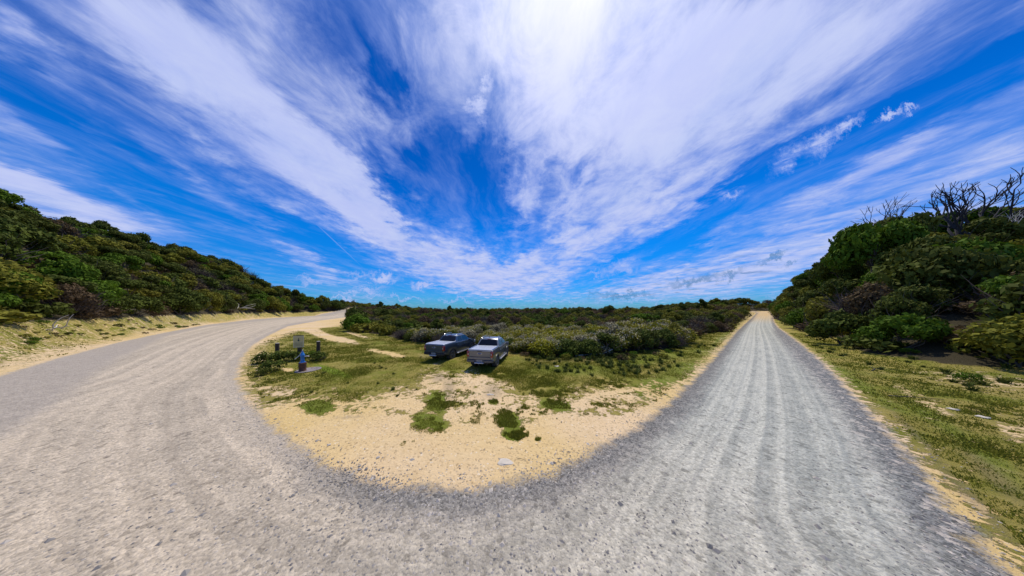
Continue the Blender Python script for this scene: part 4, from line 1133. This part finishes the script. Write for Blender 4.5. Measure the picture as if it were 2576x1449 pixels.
        hl = MB().box((3.98, s*.70, .93), (.22, .26, .24)).build('headlight', M_CLEAR, T, bevel=.03)
    # tailgate with raised top lip, recessed middle, emblem and latch
    tg = MB().box((-1.168, 0, 1.10), (.05, 1.47, .40)).box((-1.178, 0, .80), (.045, 1.47, .15)).build('tailgate', paint, T, bevel=.012)
    MB().box((-1.192, 0, 1.275), (.07, 1.46, .075)).build('spoiler_lip', paint, tg, bevel=.02)
    MB().box((-1.232, 0, 1.285), (.03, .34, .05)).build('latch', M_BLACK, tg, bevel=.01)
    rec = MB().box((-1.196, 0, .91), (.012, 1.42, .022)).build('crease', M_BLACK, tg)
    E_ = Matrix.Translation((-1.192, 0, 1.11)) @ Matrix.Rotation(-PI/2, 4, 'Y') @ Matrix.Diagonal((.55, 1.3, 1, 1))
    MB().lathe([(.112, 0), (.112, .014), (.10, .02), (.0001, .02)], 24, E_).build('emblem', M_CHROME, tg, smooth=30)
    E2 = Matrix.Translation((-1.211, 0, 1.11)) @ Matrix.Rotation(-PI/2, 4, 'Y') @ Matrix.Diagonal((.55, 1.3, 1, 1))
    MB().lathe([(.092, .0), (.092, .006), (.0001, .006)], 24, E2).build('emblem_field', simple('emblem_blue', (.03, .06, .16), .3), tg)
    # roller cover over the bed
    rc = MB().box((-.30, 0, 1.352), (1.55, 1.50, .03)); 
    rcv = rc.build('bed_cover', M_SILVER, T, bevel=.008)
    sl = MB()
    for k in range(13): sl.box((-1.0+k*.115, 0, 1.3695), (.012, 1.46, .003))
    sl.build('slat_joints', simple('joint_dark', (.16, .17, .19), .5), rcv)
    # bumper, plate, tow bar
    bm_ = MB().prism([(-.98, -.94), (-1.22, -.90), (-1.30, -.62), (-1.31, -.33), (-1.23, -.30), (-1.23, .30), (-1.31, .33), (-1.30, .62), (-1.22, .90), (-.98, .94)], 'z', .55, .71)
    bp_ = bm_.build('rear_bumper', simple('bumper_grey', (.11, .11, .12), .45, metal=.4) if variant else M_BLACK, T, bevel=.02)
    MB().box((-1.30, 0, .53), (.14, .62, .045)).build('bumper_step', M_SILVER, bp_, bevel=.01)
    pl_ = MB().box((-1.245, 0, .655), (.012, .38, .13)).build('number_plate', M_PLATE, bp_, bevel=.004)
    tx = MB()
    for k in range(6):
        yy = .145-k*.058
        tx.box((-1.2525, yy, .655), (.004, .034, .064))
    tx2 = MB()
    tx.build('characters', M_INK, pl_)
    tb = MB().box((-1.20, 0, .44), (.30, .07, .06)).box((-1.1, 0, .47), (.08, .9, .07)).tube([(-1.36, 0, .40), (-1.36, 0, .50)], .02, 8)
    tbo = tb.build('tow_bar', M_BLACK, T)
    MB().lathe([(.0001, -.032), (.022, -.026), (.033, 0), (.022, .026), (.0001, .032)], 12, Matrix.Translation((-1.36, 0, .52))).build('tow_ball', M_CHROME, tbo, smooth=60)
    MB().tube([(1.30, .10, 1.84), (1.24, .10, 1.90), (1.20, .10, 1.915)], [.03, .02, .006], 8).build('antenna', M_BLACK, T, smooth=60)
    MB().box((.93, 0, 1.785), (.05, .30, .022)).build('brake_light', M_RED, T, bevel=.004)
    MB().box((4.13, 0, .86), (.05, 1.1, .26)).build('grille', M_BLACK, T, bevel=.02)
    MB().prism([(3.85, -.90), (4.12, -.84), (4.22, -.5), (4.22, .5), (4.12, .84), (3.85, .90)], 'z', .42, .64).build('front_bumper', M_BLACK, T, bevel=.02)
    return T

P_GREY = simple('paint_silver_grey', (.16, .17, .19), .36, metal=.5, noise=.04, coat=.6, dust=.22)
P_BLUE = simple('paint_dark_blue_grey', (.036, .060, .100), .32, metal=.45, noise=.04, coat=.8, dust=.18)
t2 = make_pickup(P_GREY, 'silver grey dual cab pickup parked on the right, nearer the camera, with covered bed', 1)
t2.location = (-1.915, 14.30, 0); t2.rotation_euler = (0, 0, PI/2-.192)
t1 = make_pickup(P_BLUE, 'dark blue grey dual cab pickup parked on the left with covered bed', 0)
t1.location = (-5.68, 16.45, 0); t1.rotation_euler = (0, 0, PI/2-.293)

# ---------------------------------------------------------------- sky
SUN_AZ, SUN_EL = R(17), R(66)
sdir = Vector((math.sin(SUN_AZ)*math.cos(SUN_EL), math.cos(SUN_AZ)*math.cos(SUN_EL), math.sin(SUN_EL)))
W = bpy.data.worlds.new("World"); bpy.context.scene.world = W; W.use_nodes = True
W.node_tree.nodes.clear(); g = NT(W.node_tree)
wo = g.new('ShaderNodeOutputWorld'); bg = g.new('ShaderNodeBackground'); g.l.new(bg.outputs[0], wo.inputs[0]); bg.inputs[1].default_value = .1
sky = g.new('ShaderNodeTexSky'); sky.sky_type = 'NISHITA'; sky.sun_disc = False; sky.sun_elevation = SUN_EL; sky.sun_rotation = SUN_AZ
sky.altitude = 50; sky.air_density = 1.; sky.dust_density = .3; sky.ozone_density = 2.5
dirv = g.new('ShaderNodeTexCoord').outputs['Generated']
dx, dy, dz = g.xyz(dirv)
zc = g.math('MAXIMUM', dz, 0.)
iz = g.math('DIVIDE', 1., g.math('ADD', zc, .055))
u = g.math('MULTIPLY', dx, iz); v = g.math('MULTIPLY', dy, iz)
# cloud deck coordinates: long streaks run along the view's northward axis
sv = g.comb(g.math('MULTIPLY', u, 1.0), g.math('MULTIPLY', v, .60), 0.)
sw = g.noise(g.comb(u, v, 0.), 1.1, 4, .6, out=1)
sv = g.vmath('ADD', sv, g.scale(g.vmath('SUBTRACT', sw, (.5, .5, .5)), .45))
n1 = g.noise(sv, 1.5, 8, .62)
n2 = g.noise(g.comb(g.math('MULTIPLY', u, 1.), g.math('MULTIPLY', v, .8), 3.), 4.2, 9, .68, .5)
n3 = g.noise(g.comb(g.math('MULTIPLY', u, 3.0), g.math('MULTIPLY', v, .22), 7.), 2.2, 6, .6)
# angular position over the front half of the sky, in measured units
front = g.math('GREATER_THAN', dy, .02)
iy = g.math('DIVIDE', 1., g.math('MAXIMUM', dy, .02))
qx = g.math('MULTIPLY_ADD', g.math('MULTIPLY', dx, iy), 5., 12.88)
qy = g.math('MULTIPLY_ADD', g.math('MULTIPLY', dz, iy), -5., 7.80)
q0 = g.comb(qx, qy, 0.)
wn = g.noise(g.comb(u, g.math('MULTIPLY', v, .6), 1.), 2.4, 5, .6, out=1)
wn2 = g.noise(g.comb(u, g.math('MULTIPLY', v, .8), 9.), 7.5, 5, .65, out=1)
q00 = g.vmath('ADD', q0, g.scale(g.vmath('SUBTRACT', wn2, (.5, .5, .5)), g.math('MULTIPLY_ADD', g.math('MINIMUM', dz, .6), 1.8, .2)))
q1 = g.vmath('ADD', q00, g.scale(g.vmath('SUBTRACT', wn, (.5, .5, .5)), g.math('MULTIPLY_ADD', g.math('MINIMUM', dz, .6), 3.4, .5)))
def blob(px, py, rx, ry, ang, w, vec=None, soft=1.):
    mp = g.new('ShaderNodeMapping', vector_type='TEXTURE'); g.put(mp.inputs[0], vec or q1)
    mp.inputs['Location'].default_value = (px/100, py/100, 0); mp.inputs['Rotation'].default_value = (0, 0, R(ang)); mp.inputs['Scale'].default_value = (rx/100, ry/100, 1)
    l = g.vmath('LENGTH', g.vmath('MULTIPLY', mp.outputs[0], (1, 1, 0)), out=1)
    return g.ss(l, 1.25 if soft >= 1 else 1.35, .25 if soft >= 1 else .1, 0., w)
acc = None
BL = [(360, 60, 330, 130, 28, .60), (560, 250, 430, 120, 41, .75), (860, 470, 270, 80, 38, .62), (740, 230, 260, 130, 50, .25), (600, 60, 150, 90, 50, .35), (1040, 610, 340, 84, 31, .60), (1280, 695, 160, 60, 0, .60),
      (1450, 20, 470, 360, 0, .85), (1720, 310, 470, 200, -38, .80), (2000, 90, 520, 180, -22, .65), (1470, 560, 240, 100, -38, .40), (1360, 330, 130, 230, 20, .40), (2330, 20, 330, 70, -35, .45),
      (2190, 415, 300, 38, -33, .48), (2350, 500, 430, 130, -28, .42), (1700, 712, 340, 40, -9, .55), (1960, 640, 340, 70, -22, .42),
      (110, 505, 330, 44, 22, .85), (0, 440, 120, 30, 20, .35), (50, 95, 90, 50, 48, .42), (170, 180, 110, 40, 42, .25), (350, 480, 480, 22, 29, .26), (640, 600, 460, 20, 24, .30), (150, 330, 300, 22, 32, .26), (790, 690, 200, 15, 10, .2),
      (935, 190, 175, 42, 68, -.55), (1165, 425, 140, 100, 10, -.85), (1235, 530, 66, 110, -15, -.60), (1390, 590, 150, 26, -30, -.35), (1010, 90, 30, 150, -8, -.20), (1000, 500, 140, 30, 50, -.42), (2060, 385, 660, 48, -30.5, -1.1), (2420, 190, 300, 72, -33, -.65), (1620, 640, 250, 24, -27, -.6),
      (430, 500, 520, 60, 33, -.60), (800, 610, 330, 42, 31, -.62), (60, 250, 260, 60, 38, -.55), (1080, 745, 240, 26, 6, -.5), (430, 430, 420, 30, 37, -.35), (300, 700, 600, 40, 22, -.35), (1500, 762, 600, 14, 0, -.25), (800, 90, 120, 140, 60, -.18), (1400, 500, 110, 40, -50, -.30), (300, 620, 380, 34, 24, -.25)]
def chained(vec, k):
    """same vector, but computed after k: keeps the shader's working set small"""
    return g.vmath('ADD', vec, g.scale((1., 1., 0.), g.math('MULTIPLY', k, 1e-7)))
for i_, b_ in enumerate(BL):
    if i_ and i_ % 8 == 0: q1 = chained(q1, acc)
    o_ = blob(*b_, vec=q1); acc = o_ if acc is None else g.math('ADD', acc, o_)
# crisp little clouds
crisp = None; n_c = 0
q2 = g.vmath('ADD', q0, g.scale(g.vmath('SUBTRACT', g.noise(q0, 3.1, 8, .72, out=1), (.5, .5, .5)), 1.0))
for b_ in [(1200, 268, 42, 34, 0, 1.), (1226, 208, 24, 52, 10, 1.), (1215, 300, 25, 30, 0, .7), (1985, 398, 62, 24, -42, 1.), (2062, 358, 62, 26, -36, 1.), (2128, 318, 50, 18, -36, 1.), (2236, 288, 36, 10, -30, 1.), (1840, 494, 32, 12, -12, .9), (1420, 295, 45, 30, 0, .45), (1340, 320, 40, 25, 0, .35),
           (1068, 712, 36, 12, 2, 1.), (965, 699, 44, 16, 3, 1.), (905, 690, 40, 9, 5, .6), (785, 704, 50, 9, 5, .7), (925, 726, 50, 9, 3, .8), (880, 735, 30, 6, 0, .8), (940, 741, 40, 5, 0, .7), (1560, 676, 60, 16, -12, .8), (1500, 690, 30, 8, 0, .6), (1290, 745, 50, 6, 0, .6), (1370, 748, 30, 5, 0, .6), (860, 752, 60, 6, 2, .8), (1010, 752, 70, 5, 0, .7), (1150, 757, 60, 5, 0, .6), (1420, 762, 80, 5, 0, .6), (1620, 760, 100, 5, -2, .7), (1960, 742, 60, 8, 0, .5), (2290, 275, 26, 7, -35, .8), (1700, 735, 160, 9, -6, .5)]:
    if crisp is None: q2 = chained(q2, acc)
    elif n_c % 8 == 0: q2 = chained(q2, crisp)
    n_c += 1
    o_ = blob(*b_, vec=q2, soft=0.); crisp = o_ if crisp is None else g.math('MAXIMUM', crisp, o_)
# thin contrail
mp = g.new('ShaderNodeMapping', vector_type='TEXTURE'); g.put(mp.inputs[0], q0)
mp.inputs['Location'].default_value = (8.40, 6.05, 0); mp.inputs['Rotation'].default_value = (0, 0, R(43)); mp.inputs['Scale'].default_value = (1.05, .016, 1)
trail = g.ss(g.vmath('LENGTH', g.vmath('MULTIPLY', mp.outputs[0], (1, 1, 0)), out=1), 1.2, .2, 0., .30)
cov = g.math('MULTIPLY_ADD', g.math('SUBTRACT', n1, .5), 1.7, .35)
cov = g.math('ADD', cov, g.math('MULTIPLY_ADD', n2, 1.5, -.75))
cov = g.math('ADD', cov, g.math('MULTIPLY_ADD', n3, .38, -.19))
cov = g.math('ADD', cov, g.math('MULTIPLY', acc, front))
thin = g.ss(cov, -.10, 1.40)
thin = g.math('MAXIMUM', thin, g.math('MULTIPLY', front, g.math('MAXIMUM', g.math('MULTIPLY', g.math('MULTIPLY', crisp, g.math('MAXIMUM', g.ss(n2, .25, .62), g.ss(dz, .35, .1))), .95), trail)))
wisp = g.noise(g.vmath('MULTIPLY', sv, (1.6, .6, 1.)), 2.9, 8, .66)
wf = g.math('MULTIPLY', g.ss(wisp, .42, .76), .27)
thin = g.math('MULTIPLY_ADD', g.math('SUBTRACT', 1., thin), wf, thin)
dark = None; q2 = chained(q2, crisp)
for b_ in [(1572, 747, 85, 9, -3, .9), (1500, 742, 45, 6, 0, .7), (1745, 708, 85, 13, -14, .75), (1835, 690, 40, 9, -18, .7), (1948, 648, 42, 9, -22, .8), (1985, 668, 24, 6, -20, .6)]:
    o_ = blob(*b_, vec=q2, soft=0.); dark = o_ if dark is None else g.math('MAXIMUM', dark, o_)
dark = g.math('MULTIPLY', dark, front)
low = g.ss(dz, -.02, .03)
thin = g.math('MULTIPLY', thin, low)
# clear sky colour: the Nishita sky, deepened
hs = g.new('ShaderNodeHueSaturation'); hs.inputs['Saturation'].default_value = 1.5; hs.inputs['Value'].default_value = 1.0; g.put(hs.inputs['Color'], sky.outputs[0])
blue = g.mix(1., hs.outputs[0], g.mix(g.ss(dz, .30, .62), g.mix(g.ss(dz, .0, .32), (.13, .54, 1.15), (.06, .92, 1.42)), (.02, .66, 1.12)), 'MULTIPLY')
# cloud colour: bluish veil to white, brighter round the sun, greyer where thick and low
cs_ = g.vmath('DOT_PRODUCT', g.vmath('NORMALIZE', dirv), tuple(sdir), out=1)
glow = g.math('POWER', g.math('MAXIMUM', cs_, 0.), 11.)
glow2 = g.math('POWER', g.math('MAXIMUM', cs_, 0.), 40.)
veil = g.mix(g.ss(thin, .25, .95), (2.9, 4.2, 9.2), (4.9, 5.6, 9.1))
veil = g.mix(g.math('MULTIPLY', g.ss(n1, .58, .34), .55), veil, (3.0, 4.2, 8.6))
veil = g.mix(g.math('MULTIPLY', g.ss(n2, .35, .7), .5), veil, (6.0, 6.7, 9.2))
grey = g.math('MULTIPLY', g.math('MULTIPLY', g.ss(g.noise(g.comb(u, v, 5.), 2.6, 5, .6), .56, .72), g.ss(dz, .30, .05)), g.math('MULTIPLY', g.ss(dx, .0, .5), .75))
veil = g.mix(grey, veil, (1.1, 2.0, 3.6))
veil = g.mix(dark, veil, (.9, 2.3, 4.6))
thin = g.math('MAXIMUM', thin, g.math('MULTIPLY', dark, .8))
gcol = g.mix(1., (3.2, 2.8, 2.3), g.comb(glow, glow, glow), 'MULTIPLY')
veil = g.mix(1., veil, gcol, 'ADD')
col = g.mix(thin, blue, veil)
g2c = g.mix(1., (4., 3.6, 3.2), g.comb(glow2, glow2, glow2), 'MULTIPLY')
col = g.mix(1., col, g2c, 'ADD')
g.put(bg.inputs[0], col)
W.cycles.sampling_method = 'MANUAL'; W.cycles.sample_map_resolution = 512

sun = bpy.data.lights.new('sun', 'SUN'); sun.energy = 3.9; sun.angle = R(.53); sun.color = (1., .92, .78)
so = link(bpy.data.objects.new('sun', sun)); so.rotation_euler = (-sdir).to_track_quat('-Z', 'Y').to_euler(); so.location = (0, 0, 60)

# ---------------------------------------------------------------- camera
cam = bpy.data.cameras.new('camera'); cam.sensor_fit = 'HORIZONTAL'; cam.sensor_width = 36
cam.lens = 36*F/2576; cam.shift_y = (HY-724.5)/2576; cam.clip_end = 3000; cam.clip_start = .05
co = link(bpy.data.objects.new('camera', cam)); co.location = (0, 0, EYE); co.rotation_euler = (PI/2, 0, 0)
sc = bpy.context.scene; sc.camera = co
sc.view_settings.view_transform = 'Standard'; sc.view_settings.look = 'None'; sc.view_settings.gamma = 1; sc.view_settings.exposure = 0
sc.render.engine = 'CYCLES'; sc.cycles.max_bounces = 5; sc.cycles.diffuse_bounces = 2; sc.cycles.transmission_bounces = 3; sc.cycles.use_denoising = True
sc.cycles.sample_clamp_indirect = 4
print('COUNT', COUNT, len(pl), len(pr_), len(pm), len(tall))
